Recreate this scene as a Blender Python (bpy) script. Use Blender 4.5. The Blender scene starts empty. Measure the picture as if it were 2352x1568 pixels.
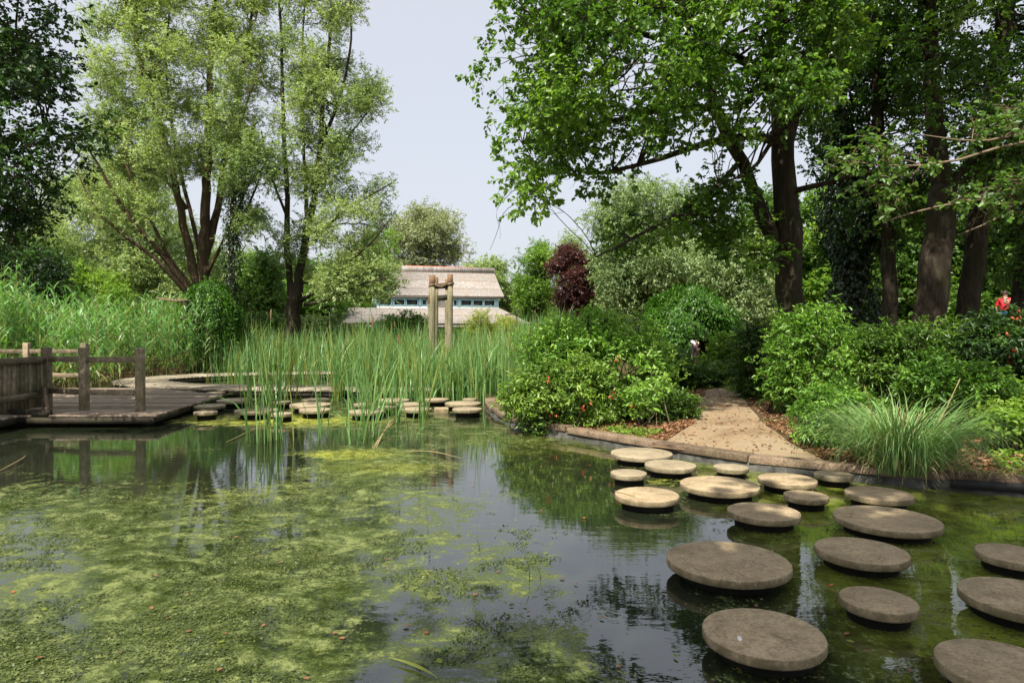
import bpy, math, random
import numpy as np
from mathutils import Vector
R = np.random.default_rng(7)
random.seed(7)
sc = bpy.context.scene
COL = sc.collection

# ------------------------------------------------------------------ camera
F, CX, CY, PITCH, HC = 1535.0, 1176.0, 784.0, math.atan(27 / 1535.0), 1.7
cam = bpy.data.cameras.new('camera'); camo = bpy.data.objects.new('camera', cam); COL.objects.link(camo)
camo.location = (0, 0, HC); camo.rotation_euler = (math.pi / 2 - PITCH, 0, 0)
cam.sensor_width = 36; cam.lens = F / 2352 * 36; cam.clip_end = 3000; cam.clip_start = 0.05
sc.camera = camo
# ------------------------------------------------------------------ light
SUN_EL, SUN_V = math.radians(54), np.array([-0.42, -0.91])     # horizontal direction towards the sun
SUN_V = SUN_V / np.linalg.norm(SUN_V)
w = bpy.data.worlds.new("World"); sc.world = w; w.use_nodes = True
nt = w.node_tree; bg = nt.nodes['Background']
sky = nt.nodes.new('ShaderNodeTexSky'); sky.sky_type = 'NISHITA'; sky.sun_disc = False
sky.sun_elevation = SUN_EL; sky.sun_rotation = math.atan2(SUN_V[0], SUN_V[1])
sky.air_density = 1.0; sky.dust_density = 4.5; sky.ozone_density = 2.0
mxs = nt.nodes.new('ShaderNodeMix'); mxs.data_type = 'RGBA'; mxs.inputs[0].default_value = .80; mxs.inputs[7].default_value = (2.78, 2.83, 2.98, 1)   # veil of high haze
nt.links.new(sky.outputs[0], mxs.inputs[6]); nt.links.new(mxs.outputs[2], bg.inputs[0]); bg.inputs[1].default_value = 0.15
sl = bpy.data.lights.new('sun', 'SUN'); sl.energy = 4.7; sl.angle = math.radians(0.6); sl.color = (1, 0.93, 0.80)
so = bpy.data.objects.new('sun', sl); COL.objects.link(so)
sd_ = Vector((SUN_V[0] * math.cos(SUN_EL), SUN_V[1] * math.cos(SUN_EL), math.sin(SUN_EL)))
so.rotation_euler = sd_.to_track_quat('Z', 'Y').to_euler(); so.location = (0, 0, 30)
sc.view_settings.view_transform = 'Standard'; sc.view_settings.look = 'None'
sc.view_settings.exposure = 0.92; sc.view_settings.gamma = 1
sc.cycles.max_bounces = 8; sc.cycles.transparent_max_bounces = 8

# ------------------------------------------------------------------ pixels to points
def ray(px, py):
    dx, dz = (px - CX) / F, -(py - CY) / F
    c, s = math.cos(PITCH), math.sin(PITCH)
    return np.array([dx, c + s * dz, -s + c * dz])
def P(px, py, Y):
    d = ray(px, py); return np.array([0, 0, HC]) + d * (Y / d[1])
def G(px, py, z=0.0):
    d = ray(px, py); t = (z - HC) / d[2]; return np.array([0, 0, HC]) + d * t

# ------------------------------------------------------------------ mesh builder
def nrm(a): return a / np.maximum(np.linalg.norm(a, axis=-1, keepdims=True), 1e-9)
class MB:
    def __init__(s): s.v, s.q, s.t, s.a, s.n = [], [], [], [], 0
    def add(s, v, q=None, t=None, a=0.5):
        v = np.asarray(v, float).reshape(-1, 3)
        if q is not None and len(q): s.q.append(np.asarray(q, np.int64).reshape(-1, 4) + s.n)
        if t is not None and len(t): s.t.append(np.asarray(t, np.int64).reshape(-1, 3) + s.n)
        s.v.append(v); s.a.append(np.broadcast_to(np.asarray(a, float), (len(v),)).copy()); s.n += len(v); return s
    def build(s, name, mat, parent=None, smooth=False):
        me = bpy.data.meshes.new(name)
        v = np.concatenate(s.v) if s.v else np.zeros((0, 3))
        q = np.concatenate(s.q) if s.q else np.zeros((0, 4), np.int64)
        t = np.concatenate(s.t) if s.t else np.zeros((0, 3), np.int64)
        me.vertices.add(len(v)); me.vertices.foreach_set('co', v.astype(np.float32).ravel())
        me.loops.add(q.size + t.size)
        me.loops.foreach_set('vertex_index', np.concatenate([q.ravel(), t.ravel()]).astype(np.int32))
        me.polygons.add(len(q) + len(t))
        me.polygons.foreach_set('loop_start', np.concatenate([np.arange(len(q)) * 4, q.size + np.arange(len(t)) * 3]).astype(np.int32))
        me.update(calc_edges=True)
        at = me.attributes.new('v', 'FLOAT', 'POINT'); at.data.foreach_set('value', np.concatenate(s.a).astype(np.float32))
        if smooth: me.polygons.foreach_set('use_smooth', np.ones(len(me.polygons), bool))
        me.materials.append(mat)
        o = bpy.data.objects.new(name, me); COL.objects.link(o)
        if parent is not None: o.parent = parent; o.location = -np.array(parent.location)
        return o
    # --- shapes
    def box(s, c, size, rz=0.0, a=0.5, ax=None):
        x, y, z = np.array(size) / 2
        p = np.array([[-x,-y,-z],[x,-y,-z],[x,y,-z],[-x,y,-z],[-x,-y,z],[x,-y,z],[x,y,z],[-x,y,z]])
        if ax is not None: p = p @ np.array(ax)
        elif rz:
            c_, s_ = math.cos(rz), math.sin(rz); p = p @ np.array([[c_, s_, 0], [-s_, c_, 0], [0, 0, 1]])
        return s.add(p + np.array(c), [[3,2,1,0],[4,5,6,7],[0,1,5,4],[1,2,6,5],[2,3,7,6],[3,0,4,7]], a=a)
    def beam(s, p0, p1, wd, ht, a=0.5):
        p0, p1 = np.array(p0, float), np.array(p1, float); d = nrm(p1 - p0); u = np.array([0, 0, 1.0])
        if abs(d[2]) > .95: u = np.array([0, 1.0, 0])
        sdv = nrm(np.cross(d, u)); up = np.cross(sdv, d)
        return s.box((p0 + p1) / 2, (np.linalg.norm(p1 - p0), wd, ht), ax=np.array([d, sdv, up]), a=a)
    def tube(s, pts, rad, n=8, a=0.5, rough=0.0, caps=True):
        pts = np.asarray(pts, float); m = len(pts); rad = np.broadcast_to(np.asarray(rad, float), (m,))
        tg = nrm(np.gradient(pts, axis=0)); ref = np.array([0.3, 1, 0.1]) if abs(tg[0][2]) > .7 else np.array([0, 0, 1.0])
        e1 = nrm(np.cross(tg, ref)); e2 = np.cross(tg, e1)
        th = np.arange(n) * 2 * math.pi / n
        rr = rad[:, None] * (1 + rough * (R.random((m, n)) - .5) + (rough * .8 * np.sin(th * 3 + 1.3) + rough * .5 * np.sin(th * 5 + 4))[None, :])
        v = pts[:, None] + rr[..., None] * (np.cos(th)[None, :, None] * e1[:, None] + np.sin(th)[None, :, None] * e2[:, None])
        i = np.arange(m - 1)[:, None] * n; j = np.arange(n)[None]; k = (j + 1) % n
        q = np.stack([i + j, i + k, i + k + n, i + j + n], -1).reshape(-1, 4)
        t = []
        vv = v.reshape(-1, 3)
        if caps:
            vv = np.vstack([vv, pts[0], pts[-1]]); b = m * n
            t = [[b, (x + 1) % n, x] for x in range(n)] + [[b + 1, (m - 1) * n + x, (m - 1) * n + (x + 1) % n] for x in range(n)]
        return s.add(vv, q, t, a=a)
    def cones(s, p0, p1, r0, r1, a=0.5):       # many thin three-sided twigs at once
        d = nrm(p1 - p0); ref = np.where(np.abs(d[:, 2:3]) > .8, np.array([[1.0, 0, 0]]), np.array([[0, 0, 1.0]]))
        e1 = nrm(np.cross(d, ref)); e2 = np.cross(d, e1); N = len(p0)
        vs = []
        for p, r in ((p0, r0), (p1, r1)):
            for k in range(3):
                an = k * 2.0944; vs.append(p + r * (math.cos(an) * e1 + math.sin(an) * e2))
        v = np.stack(vs, 1); b = np.arange(N)[:, None] * 6
        q = np.concatenate([b + np.array([[k, (k + 1) % 3, (k + 1) % 3 + 3, k + 3]]) for k in range(3)])
        return s.add(v.reshape(-1, 3), q, a=a)
    def leaves(s, pos, d, n, L, W, kind='ovate', a=0.5):
        N = len(pos); d = nrm(d); n = nrm(n - (n * d).sum(1, keepdims=True) * d); sd = np.cross(d, n)
        L = np.broadcast_to(np.asarray(L, float), (N,))[:, None]; W = np.broadcast_to(np.asarray(W, float), (N,))[:, None]
        a = np.broadcast_to(np.asarray(a, float), (N,))
        if kind == 'rhomb':
            v = np.stack([pos, pos + d * L * .42 + sd * W / 2 + n * W * .15, pos + d * L - n * L * .12, pos + d * L * .42 - sd * W / 2 + n * W * .15], 1)
            q = np.arange(N)[:, None] * 4 + np.array([[0, 1, 2, 3]]); k = 4
        else:
            f = n * W * .16
            v = np.stack([pos, pos + d * L * .28 + sd * W * .46 + f, pos + d * L * .68 + sd * W * .36 + f - n * L * .04, pos + d * L - n * L * .14,
                          pos + d * L * .68 - sd * W * .36 + f - n * L * .04, pos + d * L * .28 - sd * W * .46 + f], 1)
            b = np.arange(N)[:, None] * 6; q = np.concatenate([b + np.array([[0, 1, 2, 3]]), b + np.array([[0, 3, 4, 5]])]); k = 6
        return s.add(v.reshape(-1, 3), q, a=np.repeat(a, k))
    def blades(s, base, az, H, W, lean, curl, seg=5, a=0.5, zfac=1.0):   # long grass blades, vectorised
        N = len(base); t = np.linspace(0, 1, seg + 1)[None, :]
        lean = lean[:, None]; curl = curl[:, None]; H = H[:, None]
        ang = lean + curl * t ** 2.2                       # angle from the vertical along the blade
        ds = H / seg; x = np.concatenate([np.zeros((N, 1)), np.cumsum(np.sin(ang[:, 1:]) * ds, 1)], 1)
        z = np.concatenate([np.zeros((N, 1)), np.cumsum(np.cos(ang[:, 1:]) * ds, 1)], 1)
        c, sn = np.cos(az)[:, None], np.sin(az)[:, None]
        tw = R.normal(0, .9, (N, 1))
        wd = (W[:, None] * np.minimum(1, (1 - t) * 2.2 + .02) * (.65 + .35 * np.minimum(1, t * 4))) / 2
        px = base[:, 0:1] + c * x; py = base[:, 1:2] + sn * x; pz = base[:, 2:3] + z * zfac
        sx, sy = -np.sin(az[:, None] + tw), np.cos(az[:, None] + tw)
        A = np.stack([px + sx * wd, py + sy * wd, pz], -1); B = np.stack([px - sx * wd, py - sy * wd, pz], -1)
        v = np.stack([A, B], 2).reshape(N, -1, 3)
        b = np.arange(N)[:, None, None] * (2 * (seg + 1)); i = np.arange(seg)[None, :, None] * 2
        q = (b + i + np.array([[[0, 1, 3, 2]]])).reshape(-1, 4)
        a = np.broadcast_to(np.asarray(a, float), (N,))
        return s.add(v.reshape(-1, 3), q, a=np.repeat(a, 2 * (seg + 1)))
    def disc(s, c, r, z0, z1, n=64, bev=.012, wob=0.0, a=0.5):
        th = np.arange(n) * 2 * math.pi / n; rr = 1 + wob * (np.sin(th * 2 + c[0]) + .5 * np.sin(th * 5 + c[1]) + R.normal(0, .35, n))
        prof = [(r - bev * .6, z0), (r, z0 + bev), (r, z1 - bev), (r - bev * .35, z1 - bev * .3), (r - bev, z1)]
        v = [[c[0] + q_ * rr[k] * math.cos(th[k]), c[1] + q_ * rr[k] * math.sin(th[k]), z] for q_, z in prof for k in range(n)]
        q = [[i * n + k, i * n + (k + 1) % n, (i + 1) * n + (k + 1) % n, (i + 1) * n + k] for i in range(len(prof) - 1) for k in range(n)]
        b = len(v); v += [[c[0], c[1], z0], [c[0], c[1], z1]]; m = (len(prof) - 1) * n
        t = [[b, (k + 1) % n, k] for k in range(n)] + [[b + 1, m + k, m + (k + 1) % n] for k in range(n)]
        return s.add(v, q, t, a=a)

def tag(o, label=None, cat=None, group=None, kind=None):
    for k, x in (('label', label), ('category', cat), ('group', group), ('kind', kind)):
        if x: o[k] = x
    return o
def thing(name, label, cat, loc=(0, 0, 0), group=None):
    o = bpy.data.objects.new(name, None); COL.objects.link(o); o.location = loc; o.empty_display_size = .1
    return tag(o, label, cat, group)

# ------------------------------------------------------------------ materials
def newmat(name):
    m = bpy.data.materials.new(name); m.use_nodes = True; t = m.node_tree
    return m, t, t.nodes['Principled BSDF'], t.nodes['Material Output']
def ramp(t, src, stops):
    r = t.nodes.new('ShaderNodeValToRGB'); e = r.color_ramp.elements
    while len(e) < len(stops): e.new(0.5)
    for x, (p, c) in zip(e, stops): x.position = p; x.color = (*c, 1) if len(c) == 3 else c
    t.links.new(src, r.inputs[0]); return r.outputs[0]
def noise(t, scale, detail=4, rough=.6, vec=None, dist=0.0):
    n = t.nodes.new('ShaderNodeTexNoise'); n.inputs['Scale'].default_value = scale; n.inputs['Detail'].default_value = detail
    n.inputs['Roughness'].default_value = rough; n.inputs['Distortion'].default_value = dist
    if vec is not None: t.links.new(vec, n.inputs['Vector'])
    return n.outputs[0]
def gpos(t): return t.nodes.new('ShaderNodeNewGeometry').outputs['Position']
def mapping(t, vec, scale=(1, 1, 1), rot=(0, 0, 0)):
    m = t.nodes.new('ShaderNodeMapping'); m.inputs['Scale'].default_value = scale; m.inputs['Rotation'].default_value = rot
    t.links.new(vec, m.inputs['Vector']); return m.outputs[0]
def attr(t, name='v'):
    a = t.nodes.new('ShaderNodeAttribute'); a.attribute_name = name; return a.outputs['Fac']
def mathn(t, op, a, b=None, clamp=False):
    m = t.nodes.new('ShaderNodeMath'); m.operation = op; m.use_clamp = clamp
    for i, x in enumerate((a, b)):
        if x is None: continue
        if isinstance(x, (int, float)): m.inputs[i].default_value = x
        else: t.links.new(x, m.inputs[i])
    return m.outputs[0]
def mixc(t, fac, a, b, mode='MIX'):
    m = t.nodes.new('ShaderNodeMix'); m.data_type = 'RGBA'; m.blend_type = mode
    for i, x in ((0, fac), (6, a), (7, b)):
        if isinstance(x, (int, float)): m.inputs[i].default_value = x
        elif isinstance(x, tuple): m.inputs[i].default_value = (*x, 1)
        else: t.links.new(x, m.inputs[i])
    return m.outputs[2]
def bump(t, h, strength, dist=.02, node=None):
    b = t.nodes.new('ShaderNodeBump'); b.inputs['Strength'].default_value = strength; b.inputs['Distance'].default_value = dist
    t.links.new(h, b.inputs['Height'])
    if node is not None: t.links.new(b.outputs[0], node.inputs['Normal'])
    return b.outputs[0]
def leafmat(name, c0, c1, c2, trans=.4, rough=.42, spec=.45):
    m, t, p, out = newmat(name)
    col = ramp(t, attr(t), [(0.0, c0), (0.5, c1), (1.0, c2)])
    t.links.new(col, p.inputs['Base Color']); p.inputs['Roughness'].default_value = rough; p.inputs['Specular IOR Level'].default_value = spec
    tr = t.nodes.new('ShaderNodeBsdfTranslucent')
    tc = mixc(t, 1.0, col, (1.5, 1.55, .7), 'MULTIPLY'); t.links.new(tc, tr.inputs[0])
    mx = t.nodes.new('ShaderNodeMixShader'); mx.inputs[0].default_value = trans
    t.links.new(p.outputs[0], mx.inputs[1]); t.links.new(tr.outputs[0], mx.inputs[2]); t.links.new(mx.outputs[0], out.inputs[0])
    return m
def barkmat(name, c0, c1, c2, scale=9, strength=.9):
    m, t, p, out = newmat(name)
    v = mapping(t, gpos(t), (1, 1, .22)); n1 = noise(t, scale, 6, .7, v, .6); n2 = noise(t, 1.1, 4, .6, gpos(t))
    c = ramp(t, n1, [(.3, c0), (.52, c1), (.72, c2)]); c = mixc(t, ramp(t, n2, [(.45, (0, 0, 0)), (.65, (.6, .6, .6))]), c, (c1[0] * .7, c1[1] * 1.0, c1[2] * .6))
    t.links.new(c, p.inputs['Base Color']); p.inputs['Roughness'].default_value = .9; p.inputs['Specular IOR Level'].default_value = .15
    bump(t, n1, strength, .05, p); return m
def woodmat(name, c0, c1, c2, green=.3, axis=(1, 12, 12), sc_=2.5):
    m, t, p, out = newmat(name)
    v = mapping(t, gpos(t), axis); n1 = noise(t, sc_, 5, .65, v, .3); n2 = noise(t, 2.2, 4, .65, gpos(t)); n3 = noise(t, 45, 2, .6, gpos(t))
    c = ramp(t, mathn(t, 'ADD', mathn(t, 'MULTIPLY', n1, .75), mathn(t, 'MULTIPLY', attr(t), .25)), [(.32, c0), (.5, c1), (.68, c2)])
    c = mixc(t, ramp(t, n2, [(.42, (0, 0, 0)), (.62, (green,) * 3)]), c, (.10, .115, .045))
    c = mixc(t, ramp(t, n3, [(.35, (.55,) * 3), (.6, (0, 0, 0))]), c, (.03, .025, .02))
    t.links.new(c, p.inputs['Base Color']); p.inputs['Roughness'].default_value = .8; p.inputs['Specular IOR Level'].default_value = .25
    bump(t, mathn(t, 'ADD', n1, n3), .5, .01, p); return m
def plain(name, c, rough=.6, var=.15, scale=6, spec=.4, bmp=.15):
    m, t, p, out = newmat(name); n = noise(t, scale, 4, .65, gpos(t))
    col = ramp(t, n, [(.3, tuple(x * (1 - var) for x in c)), (.7, tuple(min(1, x * (1 + var)) for x in c))])
    t.links.new(col, p.inputs['Base Color']); p.inputs['Roughness'].default_value = rough; p.inputs['Specular IOR Level'].default_value = spec
    if bmp: bump(t, n, bmp, .02, p)
    return m
M = {}
M['willow'] = leafmat('willow leaf', (.12, .19, .065), (.25, .35, .13), (.43, .51, .26), .36, .5, .35)
M['silver'] = leafmat('silver willow leaf', (.10, .16, .06), (.22, .32, .13), (.38, .47, .24), .3, .5, .35)
M['grey'] = leafmat('grey green leaf', (.13, .17, .09), (.25, .29, .16), (.38, .42, .27), .3, .55, .3)
M['mid'] = leafmat('mid green leaf', (.03, .075, .012), (.08, .17, .025), (.17, .29, .05), .42, .4, .5)
M['lime'] = leafmat('bright green leaf', (.07, .15, .02), (.15, .28, .035), (.27, .40, .07), .45, .45, .4)
M['yellowgreen'] = leafmat('yellow green leaf', (.16, .2, .03), (.30, .36, .06), (.42, .46, .10), .45, .5, .3)
M['alder'] = leafmat('broad green leaf', (.025, .07, .010), (.07, .16, .018), (.19, .32, .045), .45, .36, .55)
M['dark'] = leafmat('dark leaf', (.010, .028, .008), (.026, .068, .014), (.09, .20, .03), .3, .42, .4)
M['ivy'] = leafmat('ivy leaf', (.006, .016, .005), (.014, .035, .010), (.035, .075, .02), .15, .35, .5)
M['purple'] = leafmat('purple leaf', (.035, .012, .014), (.085, .03, .032), (.17, .07, .065), .3, .45, .4)
M['evergreen'] = leafmat('glossy shrub leaf', (.035, .085, .010), (.11, .22, .026), (.26, .40, .06), .35, .32, .6)
M['laurel'] = leafmat('shrub leaf', (.05, .14, .015), (.14, .30, .035), (.28, .46, .08), .4, .36, .55)
M['redleaf'] = leafmat('red leaf', (.28, .03, .02), (.48, .07, .04), (.62, .16, .05), .35, .4, .4)
M['cattail'] = leafmat('cattail blade', (.26, .27, .06), (.07, .17, .045), (.22, .38, .14), .35, .42, .5)
M['reed'] = leafmat('reed blade', (.24, .25, .08), (.09, .25, .05), (.25, .46, .16), .35, .42, .5)
M['pampas'] = leafmat('pampas blade', (.36, .33, .17), (.12, .25, .07), (.27, .41, .16), .3, .45, .4)
M['drygrass'] = leafmat('dry stalk', (.30, .24, .12), (.42, .34, .18), (.55, .46, .27), .25, .6, .2)
M['litter'] = leafmat('dry fallen leaf', (.09, .04, .02), (.23, .11, .055), (.40, .25, .14), .1, .6, .25)
M['topiary'] = leafmat('weeping shrub leaf', (.018, .06, .006), (.05, .14, .012), (.14, .31, .025), .35, .4, .4)
M['bark'] = barkmat('bark', (.014, .011, .008), (.042, .033, .023), (.10, .083, .058))
M['willowbark'] = barkmat('willow bark', (.025, .016, .010), (.085, .056, .037), (.17, .125, .085), 7)
M['wood'] = woodmat('weathered rail wood', (.11, .085, .055), (.25, .20, .135), (.40, .33, .23), .5, (3, 3, 3))
M['deckwood'] = woodmat('deck board wood', (.17, .12, .085), (.36, .28, .21), (.52, .43, .34), .12, (1, 10, 10))
M['walkwood'] = woodmat('walk board wood', (.16, .13, .09), (.34, .29, .21), (.50, .44, .34), .15, (4, 4, 4))
M['kerbwood'] = woodmat('edging wood', (.08, .055, .035), (.19, .135, .09), (.30, .22, .15), .12, (3, 3, 3))
M['polewood'] = woodmat('pole wood', (.10, .085, .05), (.26, .23, .14), (.40, .35, .23), .25, (14, 14, 1.2))
M['darkwood'] = woodmat('dark wet wood', (.012, .01, .007), (.03, .025, .018), (.06, .05, .035), .2, (3, 3, 3))
M['polecap'] = plain('brown pole top', (.16, .095, .05), .8)
M['rope'] = plain('rope', (.20, .14, .09), .9, .3, 40)
M['liner'] = plain('pond liner', (.055, .055, .048), .8, .75, 7, .4, .5)
M['black'] = plain('black edging', (.015, .015, .016), .65, .3, 5)
M['blue'] = plain('light blue paint', (.52, .82, .92), .5, .06, 3)
M['white'] = plain('white paint', (.72, .72, .70), .6, .05, 3)
M['glass'] = plain('dark window glass', (.015, .018, .018), .06, .3, 2, .6, 0)
M['inside'] = plain('eave-shaded timber wall', (.035, .04, .03), .8, .4, 3)  # shade below the eaves is put into this dark wall colour
M['redroof'] = plain('red ridge trim', (.50, .12, .07), .8, .3, 3)
M['skin'] = plain('skin', (.55, .33, .24), .5, .05, 10)
M['hair'] = plain('hair', (.05, .03, .02), .6)
M['whiteshirt'] = plain('white cloth', (.80, .80, .82), .8, .04)
M['darkpants'] = plain('dark cloth', (.05, .03, .05), .8)
M['redshirt'] = plain('red cloth', (.70, .03, .05), .7, .08)
M['bluepants'] = plain('blue cloth', (.05, .22, .45), .7, .1)

def stonemat(name, base, stain):
    m, t, p, out = newmat(name); g = gpos(t)
    n1 = noise(t, 2.2, 5, .65, g, .4); n2 = noise(t, 60, 3, .7, g); n3 = noise(t, 9, 5, .7, g)
    b = base
    c = ramp(t, n1, [(.30, tuple(x * .62 for x in b)), (.5, b), (.72, tuple(x * 1.32 for x in b))])
    c = mixc(t, ramp(t, n3, [(.46, (0, 0, 0)), (.68, (.6,) * 3)]), c, stain)
    c = mixc(t, ramp(t, n2, [(.36, (.55,) * 3), (.56, (0, 0, 0))]), c, tuple(x * .35 for x in b))
    n4 = noise(t, 3.7, 6, .75, g, 1.2); c = mixc(t, ramp(t, n4, [(.56, (0, 0, 0)), (.66, (.55,) * 3)]), c, tuple(x * .45 for x in stain))
    n5 = noise(t, 23, 4, .8, g); c = mixc(t, ramp(t, n5, [(.60, (0, 0, 0)), (.68, (.5,) * 3)]), c, tuple(min(1, x * 1.7) for x in b))
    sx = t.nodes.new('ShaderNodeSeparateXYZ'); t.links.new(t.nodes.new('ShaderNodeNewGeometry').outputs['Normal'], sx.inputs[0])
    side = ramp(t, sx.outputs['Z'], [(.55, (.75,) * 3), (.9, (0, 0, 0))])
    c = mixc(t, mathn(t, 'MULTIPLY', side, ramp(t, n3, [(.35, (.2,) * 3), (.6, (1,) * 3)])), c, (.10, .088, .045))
    t.links.new(c, p.inputs['Base Color']); p.inputs['Roughness'].default_value = .85; p.inputs['Specular IOR Level'].default_value = .25
    bump(t, mathn(t, 'ADD', n2, n3), .35, .006, p); return m
M['stone_lit'] = stonemat('pale sunlit concrete', (.33, .275, .185), (.26, .20, .13))  # copy for the stones in sun, sunlit look put into the colour
M['stone'] = stonemat('brown shaded concrete', (.38, .295, .185), (.21, .145, .08))  # same concrete toned for tree shade, shade put into the colour
M['pedestal'] = plain('shade-dark concrete', (.007, .007, .005), .7, .5, 8, .1)  # near-black colour stands in for the shade under the slabs

def groundmat():
    m, t, p, out = newmat('soil'); g = gpos(t); n1 = noise(t, 1.3, 5, .65, g); n2 = noise(t, 14, 5, .75, g); n3 = noise(t, 55, 3, .7, g)
    c = ramp(t, n2, [(.3, (.045, .028, .016)), (.5, (.14, .085, .05)), (.7, (.26, .17, .11))])
    c = mixc(t, ramp(t, n1, [(.5, (0, 0, 0)), (.66, (.85,) * 3)]), c, (.055, .10, .02))
    t.links.new(c, p.inputs['Base Color']); p.inputs['Roughness'].default_value = .95; p.inputs['Specular IOR Level'].default_value = .1
    bump(t, mathn(t, 'ADD', n2, n3), 1.0, .05, p); return m
def pathmat():
    m, t, p, out = newmat('sandy path'); g = gpos(t); n1 = noise(t, .9, 4, .6, g, .5); n2 = noise(t, 16, 5, .75, g); n3 = noise(t, 90, 2, .7, g)
    c = ramp(t, n1, [(.35, (.19, .135, .08)), (.5, (.28, .21, .13)), (.68, (.30, .25, .165))])
    c = mixc(t, ramp(t, n2, [(.5, (0, 0, 0)), (.66, (.75,) * 3)]), c, (.25, .15, .09))
    c = mixc(t, ramp(t, n3, [(.38, (.35,) * 3), (.5, (0, 0, 0))]), c, (.12, .08, .05))
    v = t.nodes.new('ShaderNodeTexVoronoi'); v.feature = 'DISTANCE_TO_EDGE'; v.inputs['Scale'].default_value = .55; t.links.new(g, v.inputs['Vector'])
    c = mixc(t, ramp(t, v.outputs['Distance'], [(.003, (.25,) * 3), (.008, (0, 0, 0))]), c, (.12, .09, .06))
    t.links.new(c, p.inputs['Base Color']); p.inputs['Roughness'].default_value = .9; p.inputs['Specular IOR Level'].default_value = .15
    bump(t, mathn(t, 'ADD', n2, n3), .4, .015, p); return m
def thatchmat():
    m, t, p, out = newmat('grey reed thatch'); g = gpos(t)
    v1 = mapping(t, g, (3.2, 3.2, .25)); n1 = noise(t, 3.5, 5, .75, v1); n2 = noise(t, 1.2, 4, .6, g)
    wv = t.nodes.new('ShaderNodeTexWave'); wv.bands_direction = 'Z'; wv.inputs['Scale'].default_value = .46; wv.inputs['Distortion'].default_value = .4
    t.links.new(g, wv.inputs['Vector'])
    c = ramp(t, n1, [(.34, (.13, .115, .105)), (.47, (.25, .228, .212)), (.62, (.38, .355, .335))])
    c = mixc(t, ramp(t, n2, [(.45, (0, 0, 0)), (.65, (.45,) * 3)]), c, (.27, .22, .18))
    c = mixc(t, ramp(t, wv.outputs['Fac'], [(.0, (.5,) * 3), (.12, (0, 0, 0))]), c, (.17, .13, .10))
    t.links.new(c, p.inputs['Base Color']); p.inputs['Roughness'].default_value = .95; p.inputs['Specular IOR Level'].default_value = .1
    bump(t, mathn(t, 'ADD', n1, wv.outputs['Fac']), .9, .05, p); return m
M['ground'] = groundmat(); M['path'] = pathmat(); M['thatch'] = thatchmat()

def watermat():
    m, t, p, out = newmat('pond water'); g = gpos(t)
    al, mo, ye = attr(t, 'algae'), attr(t, 'moss'), attr(t, 'yellow')
    gd = t.nodes.new('ShaderNodeVectorMath'); gd.operation = 'ADD'
    wob = t.nodes.new('ShaderNodeTexNoise'); wob.inputs['Scale'].default_value = .8; wob.inputs['Detail'].default_value = 3
    t.links.new(g, wob.inputs['Vector']); t.links.new(g, gd.inputs[0]); t.links.new(wob.outputs['Color'], gd.inputs[1])
    gw = gd.outputs[0]
    n1 = noise(t, 1.7, 6, .68, gw); n2 = noise(t, 7, 6, .72, gw); n3 = noise(t, 34, 5, .75, g); n4 = noise(t, 3.2, 4, .7, mapping(t, gw, (1, 1.6, 1), (0, 0, .5)))
    # algae coverage
    n5 = noise(t, 95, 3, .7, g)
    def ctr(x, k): return mathn(t, 'MULTIPLY', mathn(t, 'SUBTRACT', x, .5), k)
    s = mathn(t, 'ADD', mathn(t, 'ADD', ctr(n1, 1.5), ctr(n2, 1.9)), mathn(t, 'ADD', ctr(n3, 1.9), ctr(al, 1.5)))
    cov = ramp(t, s, [(.0, (0, 0, 0)), (.07, (.55,) * 3), (.25, (1,) * 3)])
    av = mathn(t, 'ADD', .5, mathn(t, 'ADD', mathn(t, 'ADD', ctr(n4, 1.9), ctr(n2, 1.3)), mathn(t, 'ADD', ctr(n3, 1.3), ctr(n5, 1.0))))
    acol = ramp(t, av, [(.28, (.010, .017, .007)), (.42, (.035, .055, .016)), (.55, (.060, .082, .024)), (.70, (.105, .132, .040)), (.9, (.17, .20, .07))])
    acol = mixc(t, mathn(t, 'MULTIPLY', ye, ramp(t, n2, [(.3, (.2,) * 3), (.6, (1,) * 3)])), acol, (.36, .38, .05))
    mcol = ramp(t, mathn(t, 'ADD', mathn(t, 'MULTIPLY', n1, .45), mathn(t, 'ADD', mathn(t, 'MULTIPLY', n2, .35), mathn(t, 'MULTIPLY', n3, .2))),
                [(.38, (.018, .020, .005)), (.46, (.075, .085, .016)), (.53, (.15, .19, .025)), (.62, (.32, .31, .05))])
    deep = mixc(t, mo, (.010, .014, .009), mcol)
    c = mixc(t, cov, deep, acol)
    t.links.new(c, p.inputs['Base Color'])
    mat = mathn(t, 'MULTIPLY', ramp(t, s, [(.12, (0, 0, 0)), (.30, (1,) * 3)]), ramp(t, av, [(.50, (0, 0, 0)), (.62, (1,) * 3)]))
    t.links.new(mathn(t, 'ADD', mathn(t, 'MULTIPLY', mat, .40), .02), p.inputs['Roughness'])
    p.inputs['IOR'].default_value = 2.0; t.links.new(mathn(t, 'SUBTRACT', .52, mathn(t, 'MULTIPLY', cov, .38)), p.inputs['Specular IOR Level'])
    rip = noise(t, 5, 3, .5, mapping(t, g, (1, 2.2, 1)))
    h = mathn(t, 'ADD', mathn(t, 'MULTIPLY', rip, .035), mathn(t, 'MULTIPLY', mathn(t, 'MULTIPLY', mat, mathn(t, 'ADD', n3, n5)), .30))
    b = bump(t, h, .5, .05, p)
    return m
M['water'] = watermat()

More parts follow.
